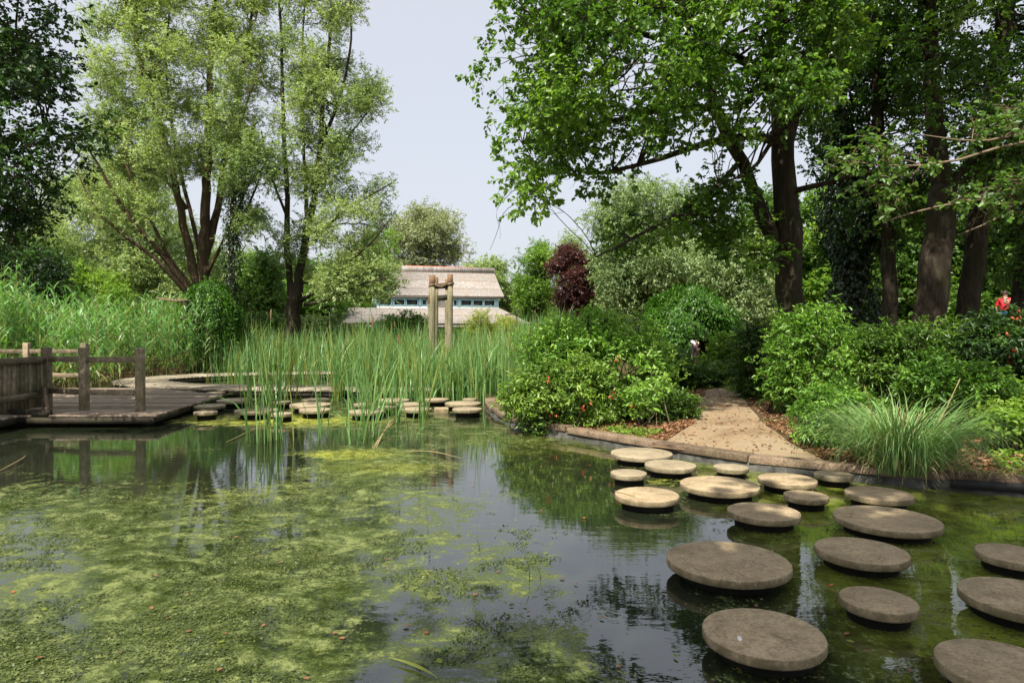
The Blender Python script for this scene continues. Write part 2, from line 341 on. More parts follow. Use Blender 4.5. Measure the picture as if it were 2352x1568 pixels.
# ------------------------------------------------------------------ terrain
POND = np.array([(14, .6), (14, 4.2), (9, 5.6), (5.16, 6.74), (4.13, 7.25), (2.93, 7.98), (1.9, 9.05), (.9, 10.25), (.44, 10.75), (.03, 11.5), (-.36, 13), (-.6, 14.5), (-.7, 16),
                 (.2, 19), (0, 24), (-4, 27), (-9, 27.5), (-13, 25), (-15, 20), (-16, 12), (-16, .6)])
def sdist(x, y, poly):
    x, y = np.asarray(x, float), np.asarray(y, float); d = np.full(x.shape, 1e9); ins = np.zeros(x.shape, bool); n = len(poly)
    for i in range(n):
        a, b = poly[i], poly[(i + 1) % n]; e = b - a
        t = np.clip(((x - a[0]) * e[0] + (y - a[1]) * e[1]) / (e @ e), 0, 1)
        d = np.minimum(d, np.hypot(x - a[0] - e[0] * t, y - a[1] - e[1] * t))
        c = ((a[1] > y) != (b[1] > y)) & (x < (b[0] - a[0]) * (y - a[1]) / (b[1] - a[1] + 1e-12) + a[0]); ins ^= c
    return np.where(ins, -d, d)
def sst(a, b, x): t = np.clip((x - a) / (b - a), 0, 1); return t * t * (3 - 2 * t)
def H(x, y):
    x, y = np.asarray(x, float), np.asarray(y, float); s = sdist(x, y, POND)
    h = -.4 + .52 * sst(.02, .16, s) + .06 * sst(.2, 1.5, s)
    h = h + 1.2 * sst(8, 20, x) * sst(10, 24, y) + .3 * sst(1.5, 5, s) * sst(2, 8, x) * sst(9, 13, y) * (1 - sst(3.0, 1.0, np.abs(x - 2.0 - .17 * y)) * .7)
    return h + .02 * np.sin(x * 2.1 + y) * np.sin(y * 1.7) * sst(.3, 1.2, s)
far = np.array([50, 90, 150, 260, 450, 800, 1400])
xs = np.concatenate([-far[::-1], np.arange(-40, -18, 1.0), np.arange(-18, -2, .4), np.arange(-2, 8, .08), np.arange(8, 20, .4), np.arange(20, 41, 1.), far])
ys = np.concatenate([-far[::-1], np.arange(-40, -3, 2.0), np.arange(-3, 5, .4), np.arange(5, 17, .08), np.arange(17, 32, .4), np.arange(32, 49, 1.), far + 10])
X, Y = np.meshgrid(xs, ys, indexing='ij')
g = MB(); nx, ny = len(xs), len(ys)
I = (np.arange(nx - 1)[:, None] * ny + np.arange(ny - 1)[None])
g.add(np.stack([X, Y, H(X, Y)], -1), np.stack([I, I + ny, I + ny + 1, I + 1], -1).reshape(-1, 4))
tag(g.build('ground', M['ground'], smooth=True), 'brown soil and leaf litter around the pond', kind='structure')

# water
wx = np.arange(-16.2, 14.3, .12); wy = np.arange(.4, 27.8, .12); X, Y = np.meshgrid(wx, wy, indexing='ij')
nx, ny = len(wx), len(wy); I = (np.arange(nx - 1)[:, None] * ny + np.arange(ny - 1)[None])
wm = MB(); wm.add(np.stack([X, Y, X * 0], -1), np.stack([I, I + ny, I + ny + 1, I + 1], -1).reshape(-1, 4))
wo = wm.build('water', M['water'], smooth=True); tag(wo, 'still pond water with floating algae', kind='structure')
def blobs(lst, base):   # (px, py, rx, ry, value) smoothly blended, in pond coordinates
    A = np.full(X.shape, base, float)
    for px, py, rx, ry, val in lst:
        c = G(px, py); ex = abs(G(px + rx, py)[0] - c[0]); ey = abs(G(px, py - ry)[1] - G(px, py + ry)[1]) / 2
        k = np.exp(-(((X - c[0]) / ex) ** 2 + ((Y - c[1]) / ey) ** 2) ** 1.4); A = A * (1 - k) + val * k
    return A
algae = blobs([(300, 1300, 930, 420, .82), (650, 1130, 420, 70, .72), (200, 1010, 380, 60, .0), (520, 1060, 260, 60, .16), (700, 1010, 300, 25, .18),
               (1080, 1060, 110, 50, .1), (1190, 1100, 120, 70, .05), (1250, 1180, 150, 60, .12), (960, 1170, 170, 45, .62), (1400, 1290, 160, 100, .03), (1120, 1240, 150, 40, .50),
               (1060, 1290, 110, 30, .40), (1170, 1305, 95, 38, .80), (880, 1420, 75, 60, .30), (880, 1545, 60, 50, .05), (1150, 1400, 170, 25, .42), (1020, 1480, 190, 65, .80), (1200, 1520, 150, 70, .72), (1500, 1450, 130, 110, .03),
               (900, 1070, 180, 22, .85), (1160, 1135, 40, 10, .7), (1420, 1130, 90, 50, .1), (620, 965, 260, 12, .95), (800, 1042, 110, 12, .99), (1340, 1060, 100, 40, .2), (1250, 960, 200, 12, .1)], .5)
# right-hand shallows: green moss seen through the water, few mats
rx = sst(0, .9, X - (.25 + .26 * (Y - 3) * .5 + .55)) * sst(12.2, 9.5, Y)
algae = algae * (1 - rx) + (.40) * rx
moss = np.clip(np.maximum(sst(.1, 1.1, X - (.9 + .10 * Y)) * sst(14, 9, Y), blobs([(1250, 1000, 200, 40, .5), (300, 1150, 500, 60, .1)], .03)), 0, 1)
yellow = blobs([(640, 966, 240, 12, .95), (780, 1042, 120, 12, 1), (500, 960, 120, 12, .7), (1430, 1075, 80, 25, .6), (1560, 1095, 100, 18, .8), (1700, 1080, 100, 12, .6), (560, 1120, 200, 30, .25), (900, 1075, 150, 15, .4)], .05)
for nm, arr in (('algae', algae), ('moss', moss), ('yellow', yellow)):
    at = wo.data.attributes.new(nm, 'FLOAT', 'POINT'); at.data.foreach_set('value', arr.astype(np.float32).ravel())

# floating algae flakes give the mats their thickness
N = 900000; qx = -7 + 12 * R.random(N); qy = 2.6 + 9.5 * R.random(N) ** 1.5
ix = np.clip(((qx + 16.2) / .12).astype(int), 0, nx - 1); iy = np.clip(((qy - .4) / .12).astype(int), 0, ny - 1); av_ = algae[ix, iy]
def fb2(x, y, s0, seed):
    r = np.random.default_rng(seed); o = 0
    for k in range(10):
        a = r.random() * 6.28; f_ = s0 * (1 + k * .7); o = o + np.sin((x * np.cos(a) + y * np.sin(a)) * f_ + r.random() * 6.28 + 1.3 * np.sin(x * 1.7 + y * 2.3 + k)) / (1 + k * .3)
    return o / 3.0
ff = fb2(qx, qy, 2.2, 5); k_ = (av_ + .55 * ff + .38 * fb2(qx, qy, 8, 8) > .80) & (R.random(N) < .5); qx, qy, ff = qx[k_], qy[k_], ff[k_]; N = len(qx); print('flakes', N)
a_ = R.random(N) * 6.28; sz = (.006 + .016 * R.random(N) ** 2)
fl = MB(); fl.leaves(np.stack([qx, qy, .002 + .006 * R.random(N)], 1), np.stack([np.cos(a_), np.sin(a_), R.normal(0, .25, N)], 1), np.array([0, 0, 1.0]) + R.normal(size=(N, 3)) * .3, sz, sz * .9, 'rhomb', np.clip(.4 + .25 * ff + R.normal(0, .2, N), 0, 1))
M['algae'] = leafmat('algae flake', (.016, .028, .008), (.06, .082, .022), (.15, .185, .055), .2, .5, .4)
tag(fl.build('floating_algae', M['algae']), 'mottled green algae floating over the pond', 'algae', kind='stuff')

# path
pl = np.array([(1.86, 8.98), (2.28, 9.55), (2.85, 10.6), (3.4, 12.2), (4.15, 14.8), (5.2, 18.5), (5.9, 22), (6.2, 26), (5.8, 32)])
pr = np.array([(3.75, 7.62), (3.74, 9.0), (3.98, 10.4), (4.35, 12.0), (5.0, 14.6), (6.3, 18.5), (7.2, 22), (7.6, 26), (7.4, 32)])
def resamp(p, n):
    p = np.asarray(p, float); s = np.concatenate([[0], np.cumsum(np.linalg.norm(np.diff(p, axis=0), axis=1))])
    q = np.linspace(0, s[-1], n); return np.stack([np.interp(q, s, p[:, k]) for k in range(p.shape[1])], 1)
A_, B_ = resamp(pl, 140), resamp(pr, 140); K = 24
A_ += .05 * np.sin(np.arange(140) * .9)[:, None]; u = np.linspace(0, 1, K)[None, :, None]
pp = A_[:, None] * (1 - u) + B_[:, None] * u; hz = H(pp[..., 0], pp[..., 1]); hz = np.maximum(hz, .118) + .012
I = (np.arange(139)[:, None] * K + np.arange(K - 1)[None])
tag(MB().add(np.dstack([pp, hz]), np.stack([I, I + 1, I + K + 1, I + K], -1).reshape(-1, 4)).build('path', M['path'], smooth=True), 'sandy path leading away from the pond', kind='structure')

# ------------------------------------------------------------------ trees and shrubs
UP = np.array([0, 0, 1.0])
def inpoly(x, y, poly): return sdist(x, y, np.asarray(poly, float))
def fbm3(p, sc_, seed):
    r = np.random.default_rng(seed); o = np.zeros(len(p))
    for k in range(6):
        d = nrm(r.normal(size=3)) * sc_ * (1 + k * .55); o += np.sin(p @ d + r.random() * 6.28) / (1 + k * .35)
    return o
def clumps_px(poly, Yc, thick, n, rad, seed=1, edge=.5):
    """clump centres filling a rounded volume whose front outline is poly (pixels at depth Yc)"""
    r = np.random.default_rng(seed); poly = np.asarray(poly, float); lo, hi = poly.min(0), poly.max(0); m = Yc / F; out = []
    tries = 0
    while len(out) < n and tries < n * 60:
        tries += 1
        q = lo + r.random(2) * (hi - lo); s = -sdist(q[0], q[1], poly) * m
        if s < rad * edge: continue
        dm = thick * min(1, math.sqrt(s / (thick * .9) + .05)); dy = (r.random() * 2 - 1) * dm
        c = P(q[0], q[1], Yc + dy); rr = rad * (.7 + .6 * r.random())
        if out and min(np.linalg.norm(c - o[0]) for o in out) < rad * .62: continue
        out.append((c, np.array([rr, rr, rr * .75])))
    return out
def clumps_ell(c, rad3, n, rad, seed=1, lo=-1.0):
    r = np.random.default_rng(seed); out = []; c = np.array(c, float); t = 0
    while len(out) < n and t < n * 50:
        t += 1
        v = nrm(r.normal(size=3)) * r.random() ** .4
        if v[2] < lo: continue
        p = c + v * (np.array(rad3) - rad * .6)
        if out and min(np.linalg.norm(p - o[0]) for o in out) < rad * .55: continue
        rr = rad * (.7 + .6 * r.random()); out.append((p, np.array([rr, rr, rr * .8])))
    return out
def fill_leaves(mb, tw, clumps, per, nleaf, tl, L, W, kind='ovate', droop=.25, outw=.5, upn=.8, seed=1, gap=.0, twr=.004, shell=.45, tipup=0.0, vbias=0.0, hang=0.0):
    r = np.random.default_rng(seed)
    C = np.array([c for c, _ in clumps]); RR = np.array([q for _, q in clumps]); n = len(C)
    vol = (RR[:, 0] / RR[:, 0].mean()) ** 2; cnt = np.maximum(2, (per * vol).astype(int)); idx = np.repeat(np.arange(n), cnt)
    v = nrm(r.normal(size=(len(idx), 3))) * (r.random((len(idx), 1)) ** shell)
    c = C[idx] + v * RR[idx]
    if gap > 0:
        f = fbm3(c, 1.9 / RR[:, 0].mean(), seed + 5); k = f > np.quantile(f, gap); c, v, idx = c[k], v[k], idx[k]
    d = nrm(v * outw + r.normal(size=v.shape) * .55 + UP * (tipup - hang)); N = len(c)
    tl_ = tl * (.6 + .8 * r.random((N, 1)))
    tip = c + d * tl_ - UP * tl_ * hang * .5
    if tw is not None: tw.cones(c - d * tl_ * .25, tip, twr, twr * .35)
    t = ((np.arange(nleaf)[None] + r.random((N, nleaf))) / nleaf)[..., None]
    pos = c[:, None] + (tip - c)[:, None] * t; pos = pos + r.normal(size=pos.shape) * L * .12
    sg = np.where(np.arange(nleaf) % 2 == 0, 1, -1)[None, :, None]
    side = nrm(np.cross(d, UP + r.normal(size=d.shape) * .3))[:, None] * sg
    ld = nrm(d[:, None] * .55 + side * .8 + r.normal(size=pos.shape) * .35 - UP * droop).reshape(-1, 3); pos = pos.reshape(-1, 3)
    ln = nrm(UP * upn + r.normal(size=pos.shape) * .55 + np.repeat(v, nleaf, 0) * .35)
    cv = r.normal(0, .16, n)[idx]
    a = np.clip(.45 + vbias + np.repeat(cv, nleaf) + r.normal(0, .17, len(pos)), 0, 1)
    s = .65 + .6 * r.random(len(pos))
    mb.leaves(pos, ld, ln, L * s, W * s, kind, a)
def smooth_path(pts, n):
    pts = np.asarray(pts, float); t = np.arange(len(pts)); q = np.linspace(0, len(pts) - 1, n); out = np.stack([np.interp(q, t, pts[:, k]) for k in range(pts.shape[1])], 1)
    for _ in range(2): out[1:-1] = out[1:-1] * .5 + (out[:-2] + out[2:]) * .25
    return out
def branches_to(mb, nodes, nrad, clumps, seed=1, sub=3, rfac=.016, sag=.12, crook=.08):
    r = np.random.default_rng(seed)
    for c, q in clumps:
        dv = nodes - c; dist = np.linalg.norm(dv, axis=1) + np.where(nodes[:, 2] > c[2], (nodes[:, 2] - c[2]) * 1.3, 0)
        i = int(np.argmin(dist)); a = nodes[i]; ln = np.linalg.norm(c - a)
        k = max(4, int(ln / .35) + 3); r0 = min(nrad[i] * .6, .012 + ln * rfac)
        mid = (a + c) / 2 + UP * sag * ln + r.normal(size=3) * crook * ln
        t = np.linspace(0, 1, k)[:, None]; pts = a * (1 - t) ** 2 + 2 * mid * t * (1 - t) + c * t ** 2
        pts[1:-1] += r.normal(size=(k - 2, 3)) * ln * .018
        mb.tube(pts, np.linspace(r0, r0 * .35, k), 5, caps=False)
        for _ in range(sub):
            e = c + nrm(r.normal(size=3)) * q * .85; s0 = pts[int(k * (.45 + .45 * r.random()))]
            m_ = (s0 + e) / 2 + r.normal(size=3) * .1 * q[0]; t2 = np.linspace(0, 1, 5)[:, None]
            mb.tube(s0 * (1 - t2) ** 2 + 2 * m_ * t2 * (1 - t2) + e * t2 ** 2, np.linspace(r0 * .4, r0 * .12, 5), 4, caps=False)
def tree(name, label, cat, limbs, clumps, leafm, barkm, per, nleaf, tl, L, W, group=None, seed=1, base=None, sub=3, rfac=.016, extra=None, bare=None, **kw):
    """limbs: list of (points (px, py, depth), r0, r1); the first one is the trunk"""
    ws = [([P(*p) for p in pts], r0, r1) for pts, r0, r1 in limbs] if base is None else limbs
    b = np.array(ws[0][0][0], float); b[2] = H(b[0], b[1]); root = thing(name, label, cat, b, group)
    tr, nodes, nr = MB(), [], []
    for k, (pts, r0, r1) in enumerate(ws):
        pts = np.array(pts, float)
        if k == 0 and pts[0][2] > b[2] - .1: pts = np.vstack([[pts[0][0], pts[0][1], b[2] - .2], pts])
        m = max(8, int(np.linalg.norm(np.diff(pts, axis=0), axis=1).sum() / .45)); q = smooth_path(pts, m)
        q[1:-1] += np.random.default_rng(seed + k).normal(size=(m - 2, 3)) * r0 * .12
        rad = np.linspace(r0, r1, m)
        if k == 0: rad[:3] *= [1.45, 1.2, 1.07]
        tr.tube(q, rad, 14 if r0 > .12 else 8, rough=.10); nodes += list(q[max(1, m // 4) if k == 0 else 1:]); nr += list(rad[max(1, m // 4) if k == 0 else 1:])
    tr.build('trunk', barkm, root, True)
    br = MB(); branches_to(br, np.array(nodes), np.array(nr), clumps, seed, sub, rfac)
    lf = MB(); fill_leaves(lf, br, clumps, per, nleaf, tl, L, W, seed=seed, **kw)
    if bare:
        for pts, r0, r1 in bare: q = smooth_path([P(*p) for p in pts], 10); br.tube(q, np.linspace(r0, r1, 10), 5, caps=False)
    br.build('branches', barkm, root, True); lf.build('crown', leafm, root)
    if extra: extra(root)
    return root
def auto_limbs(x, y, h, r, cz, spread, n, seed, z0=None):
    rr = np.random.default_rng(seed); z = float(H(x, y)) - .2 if z0 is None else z0
    top = np.array([x + rr.normal() * .3, y + rr.normal() * .3, z + h * .8]); out = [([[x, y, z], [x + rr.normal() * .1, y, z + h * .3], top], r, r * .2)]
    for k in range(n):
        a = rr.random() * 6.28; t = .25 + .35 * rr.random(); s = np.array([x, y, z]) * (1 - t) + top * t
        e = s + np.array([math.cos(a) * spread * .6, math.sin(a) * spread * .6, h * (.2 + .25 * rr.random())]); out.append(([s, (s + e) / 2 - UP * .05 * h, e], r * .4, r * .08))
    return out
def tree_px(name, label, poly, Yc, thick, leafm, n, rad, per, nleaf, tl, L, W, x=None, seed=1, barkm='bark', tr=.18, cat='tree', group=None, nl=4, **kw):
    poly = np.array(poly, float); cx = poly[:, 0].mean() if x is None else x
    top = P(cx, poly[:, 1].min(), Yc); bx = top[0]; z = float(H(bx, Yc)); h = top[2] - z; wd = (poly[:, 0].max() - poly[:, 0].min()) * Yc / F / 2
    return tree(name, label, cat, auto_limbs(bx, Yc, h, tr, 0, wd, nl, seed), clumps_px(poly, Yc, thick, n, rad, seed), M[leafm], M[barkm], per, nleaf, tl, L, W, group, seed, base=1, **kw)

# willow with many stems
tree('willow_tree', 'tall spreading willow with many reddish-brown stems fanning out above the round clipped shrub', 'tree',
     [([(455, 850, 30), (458, 760, 30), (462, 690, 30), (468, 610, 30)], 0.370, 0.320),
      ([(462, 640, 30), (470, 520, 30), (476, 400, 30), (478, 250, 30.3), (490, 60, 30.5), (500, -120, 30.5)], 0.252, 0.064),
      ([(468, 600, 30.2), (500, 480, 30.4), (520, 330, 30.8), (560, 150, 31), (590, -60, 31.3)], 0.192, 0.048),
      ([(455, 660, 29.8), (430, 560, 29.6), (410, 450, 29.4), (380, 330, 29), (340, 200, 29), (300, 60, 29), (270, -80, 29)], 0.200, 0.040),
      ([(450, 690, 29.7), (400, 620, 29), (345, 555, 28.4), (290, 490, 28), (235, 400, 27.6), (200, 330, 27)], 0.141, 0.032),
      ([(445, 665, 29.6), (390, 600, 29), (330, 470, 28.4), (290, 380, 28)], 0.111, 0.032),
      ([(440, 690, 29.5), (370, 600, 28.5), (280, 540, 28), (210, 470, 27.6), (180, 400, 27.4)], 0.104, 0.024),
      ([(430, 480, 29.6), (360, 380, 29.3), (290, 320, 29), (230, 230, 28.6)], 0.089, 0.024),
      ([(474, 640, 30), (440, 500, 30.4), (400, 330, 31), (380, 150, 31.2), (390, 0, 31.4)], 0.111, 0.032),
      ([(470, 640, 30), (540, 500, 29.4), (570, 420, 29), (620, 370, 28.8)], 0.089, 0.024),
      ([(490, 500, 30), (530, 400, 29.6), (560, 250, 29.3), (600, 150, 29)], 0.089, 0.024)],
     clumps_px([(225, -180), (640, -180), (625, 60), (640, 190), (600, 280), (620, 370), (560, 450), (510, 420), (440, 440), (400, 420), (350, 460), (330, 560), (250, 570), (200, 520), (180, 420), (170, 330), (205, 250), (190, 120), (205, 20)], 30, 3.6, 185, .80, 3) + clumps_px([(165, 350), (240, 400), (330, 430), (400, 500), (380, 590), (300, 610), (200, 560), (160, 450)], 28.4, 1.5, 19, .55, 13),
     M['willow'], M['willowbark'], 72, 12, .40, .14, .046, seed=11, kind='rhomb', droop=.1, tipup=.35, gap=.12, vbias=.12, shell=.6)
tree('willow_tree', 'tall narrow willow with a thick dark trunk behind the cattails beside the thatched building', 'tree',
     [([(672, 860, 30), (672, 780, 30), (675, 700, 30), (680, 650, 30)], 0.326, 0.336),
      ([(668, 680, 30), (658, 560, 30), (660, 430, 30), (650, 300, 30), (648, 130, 30), (640, -60, 30)], 0.148, 0.048),
      ([(682, 670, 30), (700, 560, 30), (722, 460, 30), (735, 350, 30), (745, 220, 30), (760, 60, 30), (770, -120, 30)], 0.192, 0.048),
      ([(690, 640, 30), (705, 500, 30.5), (700, 380, 30.6), (690, 200, 31), (700, 0, 31)], 0.111, 0.032),
      ([(740, 330, 30), (790, 200, 29.6), (810, 80, 29.4), (800, -40, 29.4)], 0.089, 0.024),
      ([(690, 690, 29.8), (740, 660, 29), (800, 600, 28.2), (850, 560, 27.6), (900, 500, 27.2)], 0.104, 0.024),
      ([(700, 700, 29.7), (760, 690, 28.6), (820, 650, 27.8), (890, 640, 27.2)], 0.081, 0.024),
      ([(715, 560, 30), (770, 500, 29.4), (830, 460, 29), (900, 420, 28.6)], 0.089, 0.024),
      ([(660, 500, 30), (620, 400, 30), (600, 300, 30)], 0.067, 0.024),
      ([(730, 390, 30), (790, 330, 30), (850, 250, 30)], 0.067, 0.024)],
     clumps_px([(640, -180), (850, -180), (830, 20), (870, 110), (885, 220), (850, 290), (880, 370), (830, 400), (930, 420), (925, 490), (870, 560), (905, 640), (870, 690), (760, 690), (700, 650), (640, 600), (600, 560), (625, 430), (590, 300), (640, 200), (620, 60)], 30, 3.0, 120, .76, 5) + clumps_px([(740, 600), (830, 560), (900, 580), (925, 640), (900, 700), (800, 700), (730, 680)], 28.4, 1.2, 26, .6, 6),
     M['willow'], M['bark'], 74, 12, .40, .13, .045, vbias=.10, seed=12, kind='rhomb', droop=.12, tipup=.2, gap=.12)

# ivy stem tree between the willows
def ivy(pts, r, n, seed, mat='ivy'):
    def f(root):
        rr = np.random.default_rng(seed); q = smooth_path([P(*p) for p in pts], 60); i = rr.integers(0, 60, n); a = rr.random(n) * 6.28
        rad = r * (.8 + .7 * rr.random(n) ** 2) * (1 + .35 * np.sin(i * .35)); o = np.stack([np.cos(a), np.sin(a), 0 * a], 1)
        pos = q[i] + o * rad[:, None] + rr.normal(size=(n, 3)) * .06
        MB().leaves(pos, nrm(o * .4 - UP + rr.normal(size=(n, 3)) * .4), nrm(o + UP * .4 + rr.normal(size=(n, 3)) * .3), .10 * (.7 + .6 * rr.random(n)), .085, 'ovate', np.clip(rr.normal(.5, .2, n), 0, 1)).build('ivy', M[mat], root)
    return f
tree('ivy_clad_tree', 'dark ivy-clad tree standing between the two tall willows', 'tree',
     [([(532, 850, 28), (532, 740, 28), (530, 620, 28), (535, 480, 28), (545, 330, 28)], 0.192, 0.080), ([(533, 560, 28), (580, 450, 28), (620, 350, 28)], 0.074, 0.024)],
     clumps_px([(490, 300), (600, 260), (660, 360), (640, 520), (590, 600), (500, 620), (480, 450)], 28, 1.6, 19, .65, 8), M['willow'], M['bark'], 75, 10, .35, .13, .048, seed=13, kind='rhomb', vbias=-.2,
     extra=ivy([(532, 800, 28), (531, 620, 28), (535, 480, 28), (543, 340, 28)], .30, 2600, 4))

# background trees, left to right
bgk = dict(kind='rhomb', sub=2)
tree_px('willow_tree', 'hazy olive willow filling the gap behind the tall fanning willow', [(40, 440), (150, 400), (260, 370), (380, 400), (460, 520), (460, 760), (60, 760)], 44, 4, 'willow', 120, 1.3, 85, 10, .6, .20, .07, seed=21, **bgk, vbias=-.05)
tree_px('green_tree', 'leafy mid-green tree behind the reeds at the dark tree edge', [(30, 520), (120, 470), (190, 560), (200, 760), (20, 760)], 38, 3, 'willow', 40, 1.0, 80, 10, .5, .19, .07, seed=22, **bgk, vbias=-.1)
tree_px('bright_shrub', 'bright yellow-green feathery shrub rising behind the reeds', [(150, 620), (190, 590), (250, 610), (300, 660), (310, 760), (130, 760)], 27, 1.6, 'lime', 26, .55, 80, 10, .3, .12, .05, seed=23, cat='shrub', tr=.06, vbias=.25, **bgk)
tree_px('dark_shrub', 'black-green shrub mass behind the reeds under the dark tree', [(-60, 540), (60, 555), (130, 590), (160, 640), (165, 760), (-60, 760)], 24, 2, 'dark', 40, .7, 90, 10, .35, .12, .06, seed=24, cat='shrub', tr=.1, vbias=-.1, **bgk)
tree_px('green_tree', 'bright green broadleaf tree seen between the ivy-clad tree and the narrow willow', [(545, 640), (570, 590), (610, 570), (650, 600), (665, 700), (660, 780), (540, 780)], 40, 2, 'mid', 40, .85, 80, 10, .4, .16, .10, seed=25, **bgk, vbias=.15)
tree_px('green_tree', 'pale green tree behind the fan of the spreading willow', [(300, 560), (380, 520), (520, 560), (560, 640), (560, 780), (300, 780)], 50, 3, 'willow', 60, 1.3, 70, 10, .5, .2, .08, seed=26, **bgk, vbias=-.1)
tree_px('green_tree', 'light green tree between narrow willow and grey-leaved tree', [(800, 560), (850, 500), (900, 520), (910, 640), (900, 740), (700, 750), (720, 650)], 56, 3, 'lime', 44, 1.3, 60, 10, .5, .22, .10, seed=27, **bgk)
tree_px('green_tree', 'low green tree over the left end of the thatched roof', [(640, 650), (740, 640), (800, 680), (790, 760), (640, 770)], 46, 2.5, 'mid', 40, .9, 80, 10, .5, .2, .10, seed=28, **bgk, vbias=.1)
tree_px('grey_leaved_tree', 'soft grey-green tree rising behind the thatched building', [(880, 560), (905, 490), (950, 468), (1010, 462), (1055, 490), (1072, 545), (1068, 600), (1000, 650), (880, 660)], 66, 3.5, 'grey', 74, 1.2, 80, 10, .6, .22, .09, seed=29, **bgk, gap=.2, vbias=.15)
tree_px('green_tree', 'small light tree just beyond the right gable of the thatched building', [(1065, 600), (1110, 592), (1160, 600), (1185, 660), (1190, 740), (1080, 740)], 60, 2, 'willow', 46, .85, 70, 10, .5, .2, .09, seed=30, **bgk)
tree_px('green_tree', 'upright bright green tree between the thatched building and the purple tree', [(1190, 600), (1215, 560), (1250, 540), (1280, 580), (1280, 740), (1175, 740)], 58, 2.4, 'lime', 38, .9, 80, 10, .5, .20, .09, seed=31, **bgk, gap=.2)
tree_px('purple_leaved_tree', 'small tree with dark purple-red leaves', [(1262, 600), (1290, 562), (1325, 556), (1355, 590), (1372, 660), (1370, 730), (1290, 730), (1270, 660)], 34, 1.5, 'purple', 40, .5, 90, 10, .3, .11, .06, gap=.2, seed=32, **bgk)
tree_px('green_tree', 'thin olive tree peeking over the purple tree', [(1275, 560), (1310, 530), (1340, 545), (1360, 600), (1340, 650), (1280, 640)], 52, 1.5, 'willow', 22, .8, 50, 10, .5, .18, .07, seed=33, **bgk, gap=.3, vbias=-.1)
tree_px('silver_willow', 'tall pale silver-green willow beyond the path', [(1365, 500), (1400, 430), (1460, 395), (1530, 400), (1600, 440), (1640, 560), (1640, 700), (1560, 750), (1400, 750), (1350, 640)], 32, 3, 'silver', 80, .95, 100, 12, .45, .15, .055, seed=34, **bgk, hang=.35)
tree_px('silver_willow', 'lower silver-green willow to the right of the weeping shrub', [(1600, 560), (1660, 500), (1740, 540), (1770, 620), (1760, 740), (1700, 800), (1620, 760)], 28, 2, 'silver', 60, .75, 90, 12, .4, .13, .05, seed=35, **bgk, hang=.3, vbias=.05)
rb = dict(kind='ovate', sub=2, nl=3)
for k, (poly, Yc, lm, lab) in enumerate([
    ([(1660, 480), (1800, 420), (1900, 560), (1900, 780), (1700, 780)], 36, 'mid', 'green tree filling the gap just left of the main trunk'),
    ([(1830, 440), (1960, 380), (2080, 460), (2090, 640), (2060, 780), (1840, 780)], 34, 'lime', 'sunlit green tree seen between the main trunk and ivy trunk'),
    ([(2040, 420), (2160, 400), (2240, 520), (2220, 780), (2040, 780)], 30, 'mid', 'sunlit yellowish tree seen between the thick trunks'),
    ([(2200, 380), (2330, 340), (2480, 400), (2500, 640), (2300, 660), (2220, 640)], 29, 'mid', 'dense green tree in the far corner behind the big trunks'),
    ([(1480, 620), (1620, 600), (1700, 680), (1700, 800), (1500, 800)], 42, 'mid', 'green tree far behind the weeping shrub')]):
    tree_px('green_tree', lab, poly, Yc, 3, lm, 52, 1.0, 70, 9, .4, .17, .12, seed=40 + k, **rb)
# far tree belt closing the horizon
bel = ['at the frame edge behind the dark shrub mass', 'behind the bright feathery shrub', 'behind the stems of the fanning willow', 'behind the ivy-clad tree', 'behind the narrow willow trunk', 'between narrow willow and thatched roof', 'above the right gable of the thatched roof', 'between thatched building and purple tree',
       'behind the tall silver willow', 'behind the silver willow and leaning stem', 'behind the straight grey trunk', 'behind the slender straight trunk', 'behind the leaning trunk', 'behind the frame edge trunk']
for k, (px, top, Yc, wpx) in enumerate([(-80, 560, 70, 190), (120, 590, 75, 170), (330, 600, 80, 150), (520, 560, 80, 130), (700, 590, 78, 150), (870, 600, 85, 110), (1130, 640, 90, 90), (1240, 650, 85, 100), (1400, 560, 75, 150), (1600, 540, 70, 160), (1800, 520, 60, 170), (2020, 520, 55, 180), (2280, 500, 50, 200), (2480, 480, 50, 200)]):
    tree_px('distant_tree', 'distant tree of the belt, ' + bel[k], [(px - wpx * .6, 770), (px - wpx * .62, top + 70), (px - wpx * .2, top), (px + wpx * .25, top + 8), (px + wpx * .62, top + 80), (px + wpx * .6, 770)], Yc, 4, 'willow' if k % 2 else 'mid', 42, 2.0, 70, 8, .8, .42, .26, seed=60 + k, group='distant trees of the green belt', kind='rhomb', sub=1, nl=2, vbias=-.05)

# dark tree at the left edge
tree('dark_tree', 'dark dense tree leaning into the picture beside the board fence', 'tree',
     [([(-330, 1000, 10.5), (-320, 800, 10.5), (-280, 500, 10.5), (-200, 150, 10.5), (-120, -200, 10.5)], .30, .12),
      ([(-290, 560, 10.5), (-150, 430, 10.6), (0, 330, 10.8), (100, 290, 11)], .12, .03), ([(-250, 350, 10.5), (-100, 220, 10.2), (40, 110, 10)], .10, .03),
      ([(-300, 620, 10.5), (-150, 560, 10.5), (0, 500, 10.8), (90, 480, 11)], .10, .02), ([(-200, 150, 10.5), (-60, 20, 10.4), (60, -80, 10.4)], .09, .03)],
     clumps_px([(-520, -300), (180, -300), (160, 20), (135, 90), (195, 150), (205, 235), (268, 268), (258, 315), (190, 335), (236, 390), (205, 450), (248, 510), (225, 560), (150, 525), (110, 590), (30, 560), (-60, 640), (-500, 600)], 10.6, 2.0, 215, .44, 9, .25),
     M['dark'], M['bark'], 50, 9, .2, .07, .05, seed=71, rfac=.012, gap=.30, vbias=.04)
